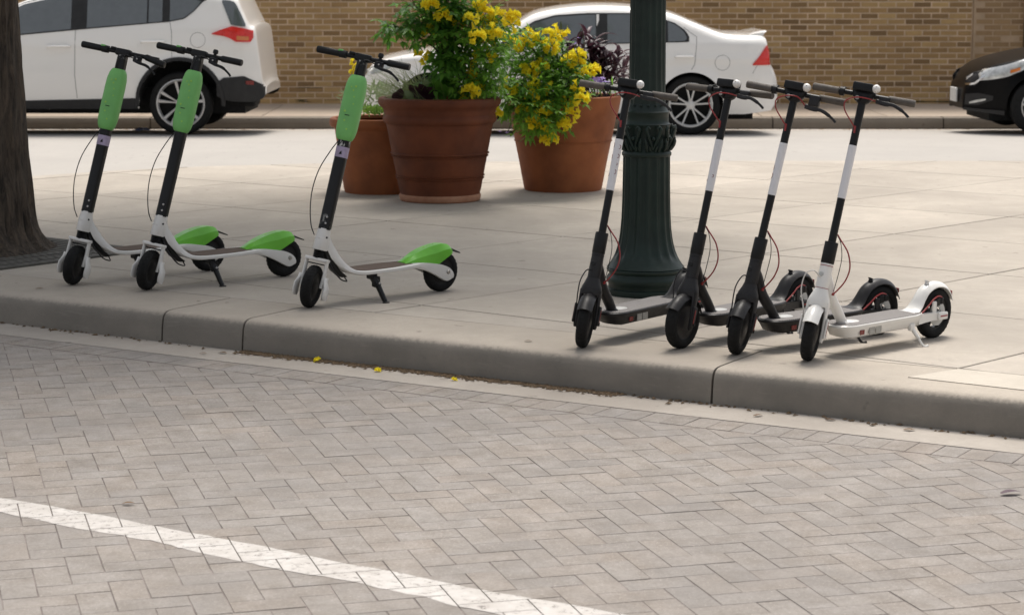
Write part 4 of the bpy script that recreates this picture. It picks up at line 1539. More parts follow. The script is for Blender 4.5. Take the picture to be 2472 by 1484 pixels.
for k in range(13):
    a = 2 * math.pi * k / 13 + random.uniform(-0.2, 0.2)
    ln = random.uniform(2.0, 3.5)
    cx_, cy_ = 1.9, 2.0              # the crown leans over the plaza
    p = [Vector((-0.07, 0, 3.2)), Vector((math.cos(a) * ln * 0.35 + cx_ * .4, math.sin(a) * ln * 0.35 + cy_ * .4, 4.2)), Vector((math.cos(a) * ln * 0.7 + cx_ * .8, math.sin(a) * ln * 0.7 + cy_ * .8, 5.0)), Vector((math.cos(a) * ln + cx_, math.sin(a) * ln + cy_, 5.4 + random.uniform(-0.2, 0.9)))]
    MB().tube(catmull(p, 5), [lerp(0.13, 0.02, i / 15) for i in range(16)], 8).build('limb', M_BARK, tree)
    tips.append(p)
cr = MB()
for i in range(8200):
    p = random.choice(tips)
    q = p[random.choice((1, 2, 2, 3, 3))]
    c = q + Vector((random.gauss(0, 0.75), random.gauss(0, 0.75), random.gauss(0.3, 0.5)))
    if c.z < 3.5:
        continue
    s = random.uniform(0.12, 0.24)
    d = Vector((random.gauss(0, 1), random.gauss(0, 1), random.gauss(-0.3, 0.6))).normalized()
    sd = d.cross(Vector((random.gauss(0, 1), random.gauss(0, 1), random.gauss(0, 1)))).normalized() * s * 0.45
    cr.add([c, c + d * s * 0.5 + sd, c + d * s * 1.15, c + d * s * 0.5 - sd], [(0, 1, 2, 3)])
co = cr.build('crown', M_CROWN, tree, False)
co['kind'] = 'stuff'

# tree grate: flat frame with slots round the trunk
gr = empty('tree_grate', T(TX, TY, 0))
tag(gr, 'grey slotted iron tree grate with dirt around the trunk', 'grate')
ga = math.degrees(math.atan2(UD.y, UD.x))
GM = RZ(51)          # local x along the slab joints, local -y towards the viewer's right
TA, TB, NH = -1.35, 0.66, 0.93
TC = (TA + TB) / 2
MB().box((TC, 0, -0.004), (TB - TA - 0.06, 2 * NH - 0.06, 0.012), GM).build('pit_soil', M_SOIL, gr, False)
for x in (TA, TB):
    MB().box((x, 0, 0.003), (0.05, 2 * NH + 0.05, 0.020), GM, 0.004).build('frame_bar', M_GRATE, gr, False)
for y in (-NH, NH):
    MB().box((TC, y, 0.003), (TB - TA - 0.05, 0.05, 0.020), GM, 0.004).build('frame_bar', M_GRATE, gr, False)
nb = 36
for i in range(nb):
    x = lerp(TA + 0.055, TB - 0.055, i / (nb - 1))
    hole = 0.60
    for s_ in (-1, 1):
        y0 = math.sqrt(max(0, hole * hole - x * x)) if abs(x) < hole else 0.012
        y1 = NH - 0.026
        MB().box((x, s_ * (y0 + y1) / 2, 0.005), (0.032, y1 - y0, 0.014), GM, 0.003).build('grate_bar', M_GRATE, gr, False)
for y in (0.66, 0.80):
    for s_ in (-1, 1):
        MB().box((TC, s_ * y, 0.0065), (TB - TA - 0.06, 0.035, 0.014), GM, 0.003).build('cross_bar', M_GRATE, gr, False)

# ------------------------------------------------------------------ flower pots


def pot(pos, prof, mat, label, lathe_n=64, rings_=()):
    root = empty('flower_pot', T(pos[0], pos[1], 0))
    tag(root, label, 'flower pot', 'terracotta flower pots on the plaza')
    P = [(prof[0][0], 0.004)] + prof
    body = MB().lathe(P, lathe_n).build('body', mat, root, True, 40)
    rim_r, rim_z = prof[-1]
    MB().lathe([(0.001, rim_z - 0.05), (rim_r - 0.02, rim_z - 0.06)], 40).build('soil', M_SOIL, root)
    for r, z, w in rings_:
        MB().lathe([(r - 0.004, z - w), (r + 0.006, z - w * 0.5), (r + 0.007, z + w * 0.3), (r - 0.002, z + w)], 64).build('band', mat, root, True, 70)
    return root


MP = (-0.520, 15.22)
mid = pot(MP, [(0.288, 0.055), (0.300, 0.10), (0.312, 0.17), (0.345, 0.34), (0.378, 0.52), (0.386, 0.555), (0.398, 0.562), (0.408, 0.575), (0.410, 0.595), (0.404, 0.612), (0.397, 0.622), (0.402, 0.640), (0.405, 0.655), (0.412, 0.668), (0.428, 0.680), (0.440, 0.698), (0.443, 0.718), (0.437, 0.736), (0.420, 0.745), (0.395, 0.740), (0.385, 0.72), (0.38, 0.64)], M_POT,
          'big dark terracotta pot on a saucer, in the middle of three', 64, ((0.350, 0.345, 0.008), (0.344, 0.325, 0.006), (0.317, 0.185, 0.006), (0.313, 0.165, 0.007)))
MB().lathe([(0.0, 0.002), (0.285, 0.002), (0.292, 0.012), (0.296, 0.040), (0.290, 0.052), (0.282, 0.050), (0.20, 0.046)], 64).build('saucer', M_SAUCER, mid)
RP = (0.388, 16.03)
rgt = pot(RP, [(0.292, 0.0), (0.300, 0.03), (0.335, 0.22), (0.372, 0.40), (0.398, 0.53), (0.404, 0.560), (0.412, 0.572), (0.420, 0.60), (0.428, 0.64), (0.437, 0.690), (0.436, 0.706), (0.425, 0.714), (0.405, 0.708), (0.40, 0.68)], M_POT2,
          'orange terracotta pot with yellow flowers spilling over, beside the lamp post', 64, ((0.366, 0.372, 0.006),))
LP = (-0.985, 15.85)
lft = pot(LP, [(0.272, 0.0), (0.280, 0.03), (0.305, 0.20), (0.330, 0.38), (0.342, 0.475), (0.350, 0.482), (0.368, 0.490), (0.380, 0.505), (0.383, 0.530), (0.376, 0.552), (0.360, 0.560), (0.340, 0.553), (0.335, 0.53)], M_POT2,
          'smaller terracotta pot half hidden behind the big middle pot', 64)

# ------------------------------------------------------------------ plants


def leaflet(mb, base, d, up, ln, w):
    s = d.cross(up)
    if s.length < 1e-4:
        s = d.orthogonal()
    s.normalize()
    n = s.cross(d).normalized()
    m1 = base + d * ln * 0.38 - n * ln * 0.03
    tip = base + d * ln - n * ln * 0.16
    mb.add([base, m1 + s * w * 0.5 + n * w * 0.14, tip, m1 - s * w * 0.5 + n * w * 0.14, m1], [(0, 4, 1), (4, 2, 1), (0, 3, 4), (4, 3, 2)])


def spray(mb, stem_mb, base, d, ln=0.16, pairs=3, leaf=0.06, w=0.02):
    d = d.normalized()
    up = Vector((0, 0, 1))
    side = d.cross(up)
    if side.length < 1e-3:
        side = Vector((1, 0, 0))
    side.normalize()
    pts = [base]
    p = base
    dd = d.copy()
    for i in range(pairs):
        dd = (dd + Vector((0, 0, -0.16))).normalized()
        p = p + dd * (ln / pairs)
        pts.append(p)
        for s in (-1, 1):
            ld = (dd * 0.65 + side * s * 0.8 + Vector((random.gauss(0, .12), random.gauss(0, .12), random.gauss(-.05, .15)))).normalized()
            leaflet(mb, p, ld, up + Vector((random.gauss(0, .3), random.gauss(0, .3), 0)), leaf * random.uniform(0.75, 1.15), w * random.uniform(0.8, 1.2))
    leaflet(mb, p, dd, up, leaf * 1.15, w)
    if stem_mb is not None:
        stem_mb.tube(pts, 0.0018, 3, None, False)


def trumpet(mb, base, d, ln=0.035, r=0.021):
    d = d.normalized()
    s = d.orthogonal().normalized()
    t = d.cross(s)
    n = 10
    rings = []
    for q, rr in ((0, 0.003), (0.45, 0.007), (0.8, 0.011)):
        rings.append([base + d * ln * q + (s * math.cos(6.2832 * k / n) + t * math.sin(6.2832 * k / n)) * rr for k in range(n)])
    lip = []
    for k in range(n):
        a = 6.2832 * k / n
        rr = r * (1.12 if k % 2 == 0 else 0.72) * random.uniform(0.85, 1.1)
        lip.append(base + d * ln * random.uniform(0.88, 1.05) + (s * math.cos(a) + t * math.sin(a)) * rr)
    rings.append(lip)
    mb.loft(rings, None, False)


CLV = []
for v_ in range(7):
    random.seed(100 + v_)
    b = MB()
    nfl = (11, 13, 9, 14, 8, 10, 7)[v_]
    for i in range(nfl):
        dv = Vector((random.gauss(0, 1), random.gauss(-0.55, 0.8), random.gauss(0.15, 0.8))).normalized()
        trumpet(b, dv * 0.010 * random.uniform(0.2, 2.0), dv, random.uniform(0.034, 0.048), random.uniform(0.017, 0.025))
    me = b.mesh('flower_cluster', True, 60)
    me.materials.append(M_FLOW)
    CLV.append(me)


def Z4(x, y):
    return ((850 + x / 2.65) / 1.0942, y / 2.65 / 1.0942)


def cluster(root, x, y, depth, sc=1.0):
    u, v = Z4(x, y)
    p = pt(u, v, depth)
    inv = root.matrix_world.inverted()
    o = link('flower_cluster', random.choice(CLV), None, root)
    o.matrix_local = T(*(inv @ p)) @ RZ(random.uniform(-50, 50)) @ RX(random.uniform(-35, 25)) @ Matrix.Scale(sc, 4)
    return p


def blob_leaves(mb, st, cx, cy, depth, rx, ry, rd, n, off, ln=0.15, leaf=0.06, w=0.02, centre=None, pairs=3):
    """sprays through an ellipsoid whose outline was read off the picture"""
    for i in range(n):
        while True:
            a, b, c = (random.uniform(-1, 1) for _ in range(3))
            if a * a + b * b + c * c <= 1:
                break
        u, v = Z4(cx + a * rx, cy + b * ry)
        p = pt(u, v, depth + c * rd) - off
        d = Vector((a + random.gauss(0, .5), c - 0.35 + random.gauss(0, .5), -b * 0.7 + random.gauss(0.1, .5)))
        spray(mb, st, p - d.normalized() * ln * 0.5, d, ln * random.uniform(0.7, 1.2), pairs, leaf, w)


random.seed(77)
# tall dark-leaved shrub in the middle pot
dk = empty('tall_shrub', T(MP[0], MP[1], 0.68))
tag(dk, 'tall dark green leafy shrub rising out of the frame from the middle pot', 'shrub')
off = Vector((MP[0], MP[1], 0.68))
lv, st = MB(), MB()
for (cx, cy, rx, ry, n) in ((890, 60, 100, 110, 60), (830, 190, 100, 100, 46), (900, -120, 190, 120, 70), (700, 60, 70, 60, 20), (490, 180, 55, 50, 18), (610, 0, 25, 45, 8), (570, 130, 40, 25, 8), (670, 170, 60, 80, 30), (850, 330, 80, 110, 46), (900, 470, 110, 130, 56), (780, 560, 50, 60, 10), (950, 250, 70, 200, 44)):
    blob_leaves(lv, st, cx, cy, 15.2, rx, ry, 0.22, int(n * 0.8), off, 0.16, 0.085, 0.036)
o = lv.build('foliage', M_LEAFD, dk, False)
o['kind'] = 'stuff'
for (x, y) in ((880, -180), (480, 170), (620, -20), (760, 120), (960, 60), (700, 180)):
    u, v = Z4(x, y)
    e = pt(u, v, 15.2) - off
    um, vm = Z4(lerp(868, x, 0.22), 330)
    st.tube(catmull([Vector((0.02, 0, -0.02)), pt(*Z4(866, 520), 15.2) - off, pt(um, vm, 15.2) - off, e], 5), [lerp(0.014, 0.003, i / 15) for i in range(16)], 6)
st.build('stems', M_WOODY, dk)

# yellow trumpet shrub of the middle pot
random.seed(78)
ya = empty('yellow_flower_shrub', T(MP[0], MP[1], 0.68))
tag(ya, 'yellow trumpet-flower shrub growing upright on the right of the middle pot', 'shrub')
lv, st = MB(), MB()
for (cx, cy, rx, ry, n) in ((1080, 200, 130, 150, 48), (1100, 400, 150, 150, 55), (1060, 560, 140, 110, 46), (1200, 300, 110, 130, 40), (1160, 120, 120, 90, 26), (1300, 180, 70, 60, 12), (1190, 560, 70, 120, 24), (1000, 640, 110, 40, 14)):
    blob_leaves(lv, st, cx, cy, 15.15, rx, ry, 0.24, int(n * 1.15), off, 0.15, 0.066, 0.024)
o = lv.build('foliage', M_LEAF, ya, False)
o['kind'] = 'stuff'
bpy.context.view_layer.update()
MIDC = [(1100, 25), (1150, 12), (1050, 30), (1140, 50), (955, 150), (960, 195), (1045, 135), (1035, 160), (1150, 90), (1215, 105), (1175, 155), (1200, 215), (1205, 240), (1275, 105), (1350, 110), (1345, 150), (1330, 170), (1090, 250), (1075, 275), (1150, 300), (1095, 385), (1150, 350), (1130, 400), (1185, 400), (1025, 430), (1100, 440), (1040, 545), (1070, 560), (1060, 590), (1110, 600), (1040, 640), (980, 690), (700, 392), (770, 230), (765, 30), (855, 115), (1220, 130), (1165, 70), (1100, 195)]
def spaced(L_, d):
    out = []
    for q in L_:
        if all(math.hypot(q[0] - r_[0], q[1] - r_[1]) > d for r_ in out):
            out.append(q)
    return out


MIDC = spaced(MIDC, 58)
for x, y in MIDC:
    p = cluster(ya, x, y, 15.15 + random.uniform(-0.32, 0.0), random.uniform(0.95, 1.38))
for k in range(16):
    x, y = MIDC[k * 2 % len(MIDC)]
    e = pt(*Z4(x, y), 15.05) - off
    st.tube(catmull([Vector((0.10, -0.02, -0.02)), Vector((0.15, -0.03, 0.1)) + e * 0.25, e * 0.7 + Vector((0.02, 0, 0.02)), e], 4), [lerp(0.006, 0.002, i / 12) for i in range(13)], 5)
st.build('stems', M_STEM, ya)

# yellow trumpet shrub of the right pot, cascading
random.seed(79)
yb = empty('yellow_flower_shrub', T(RP[0], RP[1], 0.65))
tag(yb, 'yellow trumpet-flower shrub cascading over the left side of the orange pot', 'shrub')
off2 = Vector((RP[0], RP[1], 0.65))
lv, st = MB(), MB()
for (cx, cy, rx, ry, n, dp) in ((1380, 400, 150, 150, 58, 15.75), (1520, 320, 130, 110, 40, 15.75), (1640, 420, 160, 100, 60, 15.75), (1680, 540, 150, 110, 64, 15.65), (1450, 560, 190, 110, 75, 15.55), (1360, 680, 120, 110, 44, 15.5), (1500, 760, 160, 90, 52, 15.5), (1600, 680, 140, 110, 48, 15.55), (1570, 860, 90, 60, 20, 15.5), (1450, 880, 60, 50, 10, 15.5), (1750, 640, 70, 80, 20, 15.6), (1660, 850, 60, 40, 8, 15.52), (1550, 250, 90, 40, 10, 15.75)):
    blob_leaves(lv, st, cx, cy, dp, rx, ry, 0.20, int(n * 1.2), off2, 0.14, 0.066, 0.024)
o = lv.build('foliage', M_LEAF, yb, False)
o['kind'] = 'stuff'
bpy.context.view_layer.update()
RGC = [(1300, 255), (1325, 290), (1340, 320), (1275, 250), (1410, 320), (1440, 268), (1530, 290), (1540, 330), (1590, 235), (1605, 250), (1670, 235), (1680, 255), (1605, 330), (1640, 300), (1405, 480), (1470, 490), (1500, 505), (1480, 520), (1540, 460), (1790, 390), (1815, 420), (1800, 450), (1825, 480), (1830, 510), (1890, 490), (1905, 505), (1840, 550), (1815, 535), (1720, 420), (1745, 395), (1310, 620), (1345, 640), (1350, 615), (1470, 605), (1500, 600), (1470, 680), (1480, 700), (1600, 620), (1640, 630), (1790, 620), (1775, 650), (1830, 690), (1850, 670), (1815, 710), (1720, 720), (1700, 760), (1740, 745), (1755, 795), (1410, 775), (1400, 790), (1225, 785), (1280, 790), (1530, 790), (1510, 810), (1470, 860), (1480, 885), (1550, 880), (1570, 890), (1690, 870), (1595, 972), (1585, 985), (1575, 745), (1445, 250), (1740, 610)]
RGC = spaced([q for q in RGC if q[0] > 1690], 58) + spaced([q for q in RGC if q[0] <= 1690], 58)
for x, y in RGC:
    cluster(yb, x, y, (15.42 if y > 560 else 15.55) + random.uniform(-0.05, 0.06), random.uniform(0.95, 1.38))
for k in range(22):
    x, y = RGC[k * 3 % len(RGC)]
    e = pt(*Z4(x, y), 15.5) - off2
    st.tube(catmull([Vector((-0.05, -0.05, 0.0)), Vector((e.x * 0.4, e.y * 0.5, max(0.25, e.z * 0.6))), Vector((e.x * 0.85, e.y * 0.9, e.z + 0.08)), e], 4), [lerp(0.006, 0.002, i / 12) for i in range(13)], 5)
st.build('stems', M_STEM, yb)

# purple-leaved plant behind, with lilac flowers
random.seed(80)
pu = empty('purple_leaf_plant', T(RP[0] + 0.12, RP[1] + 0.05, 0.66))
tag(pu, 'dark purple strap-leaved plant at the back right of the orange pot', 'plant')
bpy.context.view_layer.update()
off3 = Vector((RP[0] + 0.12, RP[1] + 0.05, 0.66))
lb = MB()
ring = []
for i in range(7):
    t = i / 6
    w = 0.014 * math.sin(math.pi * (0.12 + 0.88 * t) ** 0.8) + 0.001
    x = 0.15 * t
    z = 0.035 * math.sin(t * 2.4) - 0.03 * t * t
    ring.append([(x, -w, z + w * 0.5), (x, 0, z), (x, w, z + w * 0.5)])
lb.loft(ring, None, False, False)
lme = lb.mesh('leaf', True, 60)
lme.materials.append(M_PLEAF)
sp = MB()
for k in range(46):
    x0 = random.uniform(1640, 2150)
    y0 = random.uniform(260, 540) + (60 if x0 > 1950 else 0)
    tip = pt(*Z4(x0, y0), 16.1 + random.uniform(-0.15, 0.2)) - off3
    base = Vector((random.uniform(-0.2, 0.25), random.uniform(-0.1, 0.15), 0))
    mid_ = (base + tip) * 0.5 + Vector((0, 0, 0.08))
    path = catmull([base, mid_, tip], 6)
    sp.tube(path, 0.005, 5)
    for j in range(5, 13):
        if random.random() < 0.25:
            continue
        o = link('leaf', lme, None, pu)
        o.matrix_local = T(*path[j]) @ RZ(random.uniform(0, 360)) @ RY(random.uniform(-45, 10)) @ Matrix.Scale(random.uniform(0.8, 1.4), 4)
sp.build('stems', M_PLEAF, pu)
vi = empty('lilac_flower_plant', T(RP[0] + 0.2, RP[1] - 0.22, 0.68))
tag(vi, 'small lilac flower heads on the rim of the orange pot', 'flowers')
bpy.context.view_layer.update()
off4 = Vector((RP[0] + 0.2, RP[1] - 0.22, 0.68))
fb = MB()
for i in range(26):
    a = random.uniform(0, 6.283)
    r = random.uniform(0, 0.03)
    c = Vector((r * math.cos(a), r * math.sin(a), 0.012 - r * r * 8))
    for k in range(5):
        b_ = a + k * 1.2566
        d = Vector((math.cos(b_), math.sin(b_), 0.15))
        s = Vector((-d.y, d.x, 0)) * 0.003
        fb.add([c, c + d * 0.005 + s, c + d * 0.009, c + d * 0.005 - s], [(0, 1, 2, 3)])
fme = fb.mesh('flower_head', False)
fme.materials.append(M_VIOL)
for x, y in ((1885, 575), (1920, 560), (1950, 575), (1985, 585), (1960, 555), (1900, 590), (1935, 590), (1800, 270), (1775, 310), (1810, 355), (1280, 830), (1300, 930), (1245, 925)):
    p = pt(*Z4(x, y), 15.62 if y > 500 and x > 1500 else 15.9) - off4
    o = link('flower_head', fme, None, vi)
    o.matrix_local = T(*p) @ RX(random.uniform(10, 60)) @ RZ(random.uniform(0, 360)) @ Matrix.Scale(random.uniform(0.8, 1.15) if x > 1850 else 0.5, 4)
lv = MB()
for i in range(60):
    p = pt(*Z4(random.uniform(1860, 2090), random.uniform(585, 650)), 15.66) - off4
    leaflet(lv, p, Vector((random.gauss(0.3, .6), random.gauss(-.4, .4), random.gauss(.2, .4))).normalized(), Vector((0, 0, 1)), 0.07, 0.014)
st = MB()
for (x, y) in ((1300, 930), (1280, 830), (1800, 270)):
    e = pt(*Z4(x, y), 15.9) - off4
    st.tube(catmull([Vector((-0.1 if x < 1500 else 0, 0.2, 0.02)), Vector((e.x * 0.7, e.y, max(e.z, 0.1) + 0.05)), e], 5), 0.003, 4)
st.build('stems', M_STEM, vi)
o = lv.build('foliage', M_LEAF, vi, False)
o['kind'] = 'stuff'

# grasses and low plants of the middle and small pots
random.seed(81)
gs = empty('ornamental_grass', T(MP[0] - 0.16, MP[1], 0.68))
tag(gs, 'pale fine-bladed grass arching over the left of the middle pot', 'grass')
gm = MB()
for i in range(420):
    a = random.gauss(math.pi * 0.95, 0.9)
    ln = random.uniform(0.2, 0.62)
    e = random.uniform(0.35, 1.0)
    d = Vector((math.cos(a) * (1 - e * 0.75), random.gauss(-0.1, 0.25), e)).normalized()
    b0 = Vector((random.gauss(0.02, 0.08), random.gauss(0, 0.09), -0.02))
    w = 0.003
    rings = []
    for j in range(6):
        t = j / 5
        p = b0 + d * ln * t + Vector((math.cos(a) * 0.16 * t * t * ln * 2, 0, -0.24 * t * t * ln * 1.6))
        ww = w * (1 - t * 0.85)
        rings.append([p + Vector((ww, 0, 0)), p - Vector((ww, 0.001, 0))])
    gm.loft(rings, None, False, False)
o = gm.build('blades', M_GRASS, gs, False)
o['kind'] = 'stuff'
bl = empty('broad_leaf_plant', T(MP[0], MP[1] - 0.12, 0.68))
tag(bl, 'low dark purplish and green broad leaves at the front of the middle pot', 'plant')
off5 = Vector((MP[0], MP[1] - 0.12, 0.68))
for (x, y, s, mt) in ((800, 570, 1.5, M_LEAFD), (825, 590, 1.4, M_LEAFD), (700, 600, 1.1, M_PLEAF), (660, 620, 1.2, M_PLEAF), (630, 600, 0.9, M_PLEAF), (740, 620, 1.2, M_PLEAF), (690, 640, 1.0, M_PLEAF), (550, 630, 1.0, M_PLEAF), (520, 650, 0.9, M_PLEAF), (600, 640, 0.9, M_VARI), (780, 640, 1.1, M_PLEAF), (850, 640, 1.0, M_LEAFD), (920, 650, 1.0, M_LEAFD), (730, 560, 0.8, M_VARI)):
    b = MB()
    rings = []
    dz = Vector((random.gauss(0, 0.5), -0.5, 0.9)).normalized()
    sd = dz.cross(Vector((0, 1, 0.3))).normalized()
    for j in range(7):
        t = j / 6
        w = 0.030 * s * math.sin(math.pi * min(1, (0.08 + 0.92 * t) ** 0.75)) + 0.002
        p = dz * 0.13 * s * (t - 0.6) + Vector((0, -0.05 * t * t, -0.03 * t * t))
        rings.append([p - sd * w, p + Vector((0, 0.008, -0.004)), p + sd * w])
    b.loft(rings, None, False, False)
    o = b.build('leaf', mt, bl, True, 60)
    o.location = pt(*Z4(x, y), 15.02) - off5
sg = empty('small_pot_plants', T(LP[0], LP[1], 0.52))
tag(sg, 'pale variegated and lime green low plants in the smaller pot', 'plant')
off6 = Vector((LP[0], LP[1], 0.52))
lv, l2 = MB(), MB()
for i in range(130):
    x, y = random.uniform(330, 480), random.uniform(600, 720)
    p = pt(*Z4(x, y), 15.75 + random.uniform(-0.15, 0.15)) - off6
    leaflet(lv, p, Vector((random.gauss(0, .7), random.gauss(-.2, .5), random.gauss(.7, .4))).normalized(), Vector((0, 1, .2)), 0.07, 0.012)
for i in range(60):
    x, y = random.uniform(130, 330), random.uniform(640, 780)
    p = pt(*Z4(x, y), 15.85 + random.uniform(-0.15, 0.1)) - off6
    leaflet(lv, p, Vector((random.gauss(0, .7), random.gauss(-.2, .5), random.gauss(.7, .4))).normalized(), Vector((0, 1, .2)), 0.06, 0.010)
for i in range(240):
    x, y = random.uniform(295, 470), random.uniform(745, 800)
    p = pt(*Z4(x, y), 15.62 + random.uniform(-0.1, 0.2)) - off6
    leaflet(l2, p, Vector((random.gauss(0, .7), random.gauss(-.4, .5), random.gauss(.4, .5))).normalized(), Vector((0, 1, .2)), 0.035, 0.014)
o = lv.build('pale_leaves', M_VARI, sg, False)
o['kind'] = 'stuff'
o = l2.build('lime_leaves', M_LIME, sg, False)
o['kind'] = 'stuff'
st = MB()
st.tube(catmull([(-0.25, 0, 0.0), pt(*Z4(222, 600), 15.85) - off6, pt(*Z4(218, 430), 15.85) - off6], 5), 0.0025, 4)
st.build('flower_stalk', M_STEM, sg)
for y in (430, 455, 500):
    q = random.choice(CLV)
    o = link('flower', q, None, sg)
    o.matrix_local = T(*(pt(*Z4(218 + random.uniform(-8, 10), y), 15.83) - off6)) @ Matrix.Scale(0.5, 4)

# ------------------------------------------------------------------ parked cars
CAR_Y = 23.1          # nearest flank
ROAD_Z = -0.098
PXM = 221.5           # picture units per metre at the flank


class Car:
    """body skin y = S(x, z) over a side outline; X runs to the rear (picture right), Y away from the viewer"""

    def __init__(self, name, label, u0, yg, half, length_px, top, bottom, arches, paint, belt, tumble=0.30, rf=0.7, kf=0.28, rr=0.45, kr=0.16, side_curve=None):
        self.u0, self.yg, self.w = u0, yg, half
        self.top = [self.m(u, v) for u, v in top]
        self.bot = [self.m(u, v) for u, v in bottom]
        self.arches = [(self.m(u, v)[0], self.m(u, v)[1], r / PXM) for u, v, r in arches]
        self.x0, self.x1 = self.top[0][0], self.top[-1][0]
        self.belt, self.tumble = belt, tumble
        self.rf, self.kf, self.rr, self.kr = rf, kf, rr, kr
        xw = (u0 - CX) / PXM
        self.root = empty(name, T(xw, CAR_Y + half, ROAD_Z))
        tag(self.root, label, 'car', 'cars parked along the far kerb')
        self.paint = paint
        self.smooth_top()

    def m(self, u, v):
        return ((u - self.u0) / PXM, (self.yg - v) / PXM)

    def smooth_top(self):
        c = catmull([(a, 0, b) for a, b in self.top], 8)
        pts = []
        for p in c:
            if not pts or p.x > pts[-1][0] + 1e-4:
                pts.append((p.x, p.z))
        self.top = pts

    def zt(self, x):
        return interp(self.top, x)

    def zb(self, x):
        z = interp(self.bot, x)
        for xc, zc, r in self.arches:
            if abs(x - xc) < r:
                z = max(z, zc + math.sqrt(r * r - (x - xc) ** 2))
        return min(z, self.zt(x) - 0.01)

    def S(self, x, z):
        w = self.w
        a = max(0.0, (self.x0 + self.rf - x) / self.rf)
        b = max(0.0, (x - (self.x1 - self.rr)) / self.rr)
        w *= 1 - self.kf * a ** 2.2 - self.kr * b ** 2.2
        zz = z
        if zz < 0.62:
            w -= 0.055 * ((0.62 - zz) / 0.4) ** 2
        elif zz < self.belt:
            w -= 0.030 * ((zz - 0.62) / (self.belt - 0.62)) ** 1.6
        else:
            w -= 0.030 + (zz - self.belt) * self.tumble
        # crease below the windows
        w += 0.010 * math.exp(-((zz - (self.belt - 0.16)) / 0.03) ** 2)
        for xc, zc, r in self.arches:
            d = math.hypot(x - xc, z - zc)
            w += 0.016 * math.exp(-((d - r) / 0.05) ** 2)
        t = self.zt(x) - z
        r = 0.10
        if t < r:
            q = (r - max(t, 0)) / r
            w -= r * 0.9 * (1 - math.sqrt(max(0, 1 - q * q)))
        return max(w, 0.05)

    def stations(self, a, b, step=0.03):
        xs = [a + (b - a) * i / max(1, int((b - a) / step)) for i in range(int((b - a) / step) + 1)]
        xs += [b]
        for xc, zc, r in self.arches:
            for q in range(-18, 19):
                x = xc + r * math.sin(q / 18 * math.pi / 2)
                if a < x < b:
                    xs.append(x)
        for x, _ in self.top:
            if a < x < b:
                xs.append(x)
        xs = sorted(set(round(x, 4) for x in xs))
        out = [xs[0]]
        for x in xs[1:]:
            if x - out[-1] > 0.004:
                out.append(x)
        return out

    def body(self, glass_ranges=()):
        xs = self.stations(self.x0, self.x1)
        nrow, ncr = 26, 8
        rings = []
        for x in xs:
            zb, zt = self.zb(x), self.zt(x)
            near = []
            for i in range(nrow + 1):
                t = 1 - (1 - i / nrow) ** 1.6
                z = lerp(zb, zt, t)
                near.append((x, -self.S(x, z), z))
            ring = near[:]
            yt = near[-1][1]
            for i in range(1, ncr):
                q = 1 - 2 * i / ncr
                ring.append((x, yt * q, zt + 0.03 * (1 - q * q)))
            ring += [(p[0], -p[1], p[2]) for p in reversed(near)]
            rings.append(ring)
        b = MB()
        b.loft(rings, None, False, False)
        n = len(rings[0])
        b.add(rings[0], [tuple(range(n))])
        b.add(rings[-1], [tuple(range(n))])
        bo = b.build('body', self.paint, self.root, True, 32)
        # belly
        fl = MB()
        zb0 = min(z for _, z in self.bot) + 0.03
        fl.box(((self.x0 + self.x1) / 2, 0, zb0 + 0.04), (self.x1 - self.x0 - 0.5, self.w * 1.3, 0.28))
        fl.build('underbody', M_WELL, self.root, False)
        # wheel wells
        for xc, zc, r in self.arches:
            wl_ = MB()
            m_ = 14
            ra, rb_ = [], []
            for i in range(m_ + 1):
                a = math.pi * i / m_
                x, z = xc + r * math.cos(a) * 0.995, zc + r * math.sin(a) * 0.995
                ra.append((x, -self.S(x, z) + 0.004, z))
                rb_.append((x, -self.w + 0.42, z))
            wl_.loft([ra, rb_], None, False, False)
            wl_.add(rb_ + [(xc, -self.w + 0.42, zc)], [tuple(range(m_ + 2))])
            wl_.build('wheel_well', M_WELL, self.root, False)
            w2 = MB()
            w2.loft([[(p[0], -p[1], p[2]) for p in ra], [(p[0], -p[1], p[2]) for p in rb_]], None, False, False)
            w2.add([(p[0], -p[1], p[2]) for p in rb_] + [(xc, self.w - 0.42, zc)], [tuple(range(m_ + 2))])
            w2.build('wheel_well', M_WELL, self.root, False)
        return bo

    def patch(self, name, top, bot, mat, off=0.004, parent=None, both=True, step=0.025, rows=6, px=True, thick=0.012):
        """panel lying on the flank, between an upper and a lower outline"""
        if px:
            top = [self.m(*p) for p in top]
            bot = [self.m(*p) for p in bot]
        a = max(top[0][0], bot[0][0])
        b = min(top[-1][0], bot[-1][0])
        n = max(2, int((b - a) / step))
        first = None
        for sgn in ((-1, 1) if both else (-1,)):
            mb = MB()
            rings = []
            for i in range(n + 1):
                x = lerp(a, b, i / n)
                z1, z0 = interp(top, x), interp(bot, x)
                z1 = max(z1, z0 + 0.001)
                ring = [(x, sgn * (self.S(x, z0) - thick), z0)]
                for j in range(rows + 1):
                    z = lerp(z0, z1, j / rows)
                    ring.append((x, sgn * (self.S(x, z) + off), z))
                ring.append((x, sgn * (self.S(x, z1) - thick), z1))
                rings.append(ring)
            mb.loft(rings)
            o = mb.build(name, mat, parent or self.root, True, 40)
            first = first or o
        return first

    def seam(self, pts, w=0.006, mat=None, parent=None, name='panel_gap'):
        P = [self.m(*p) for p in pts]
        path = []
        for (xa, za), (xb, zb) in zip(P, P[1:]):
            m_ = max(1, int(math.hypot(xb - xa, zb - za) / 0.03))
            for i in range(m_):
                t = i / m_
                path.append((lerp(xa, xb, t), lerp(za, zb, t)))
        path.append(P[-1])
        return MB().tube([(x, -self.S(x, z) - 0.0, z) for x, z in path], w * 0.5, 5).build(name, mat or M_SEAM, parent or self.root)

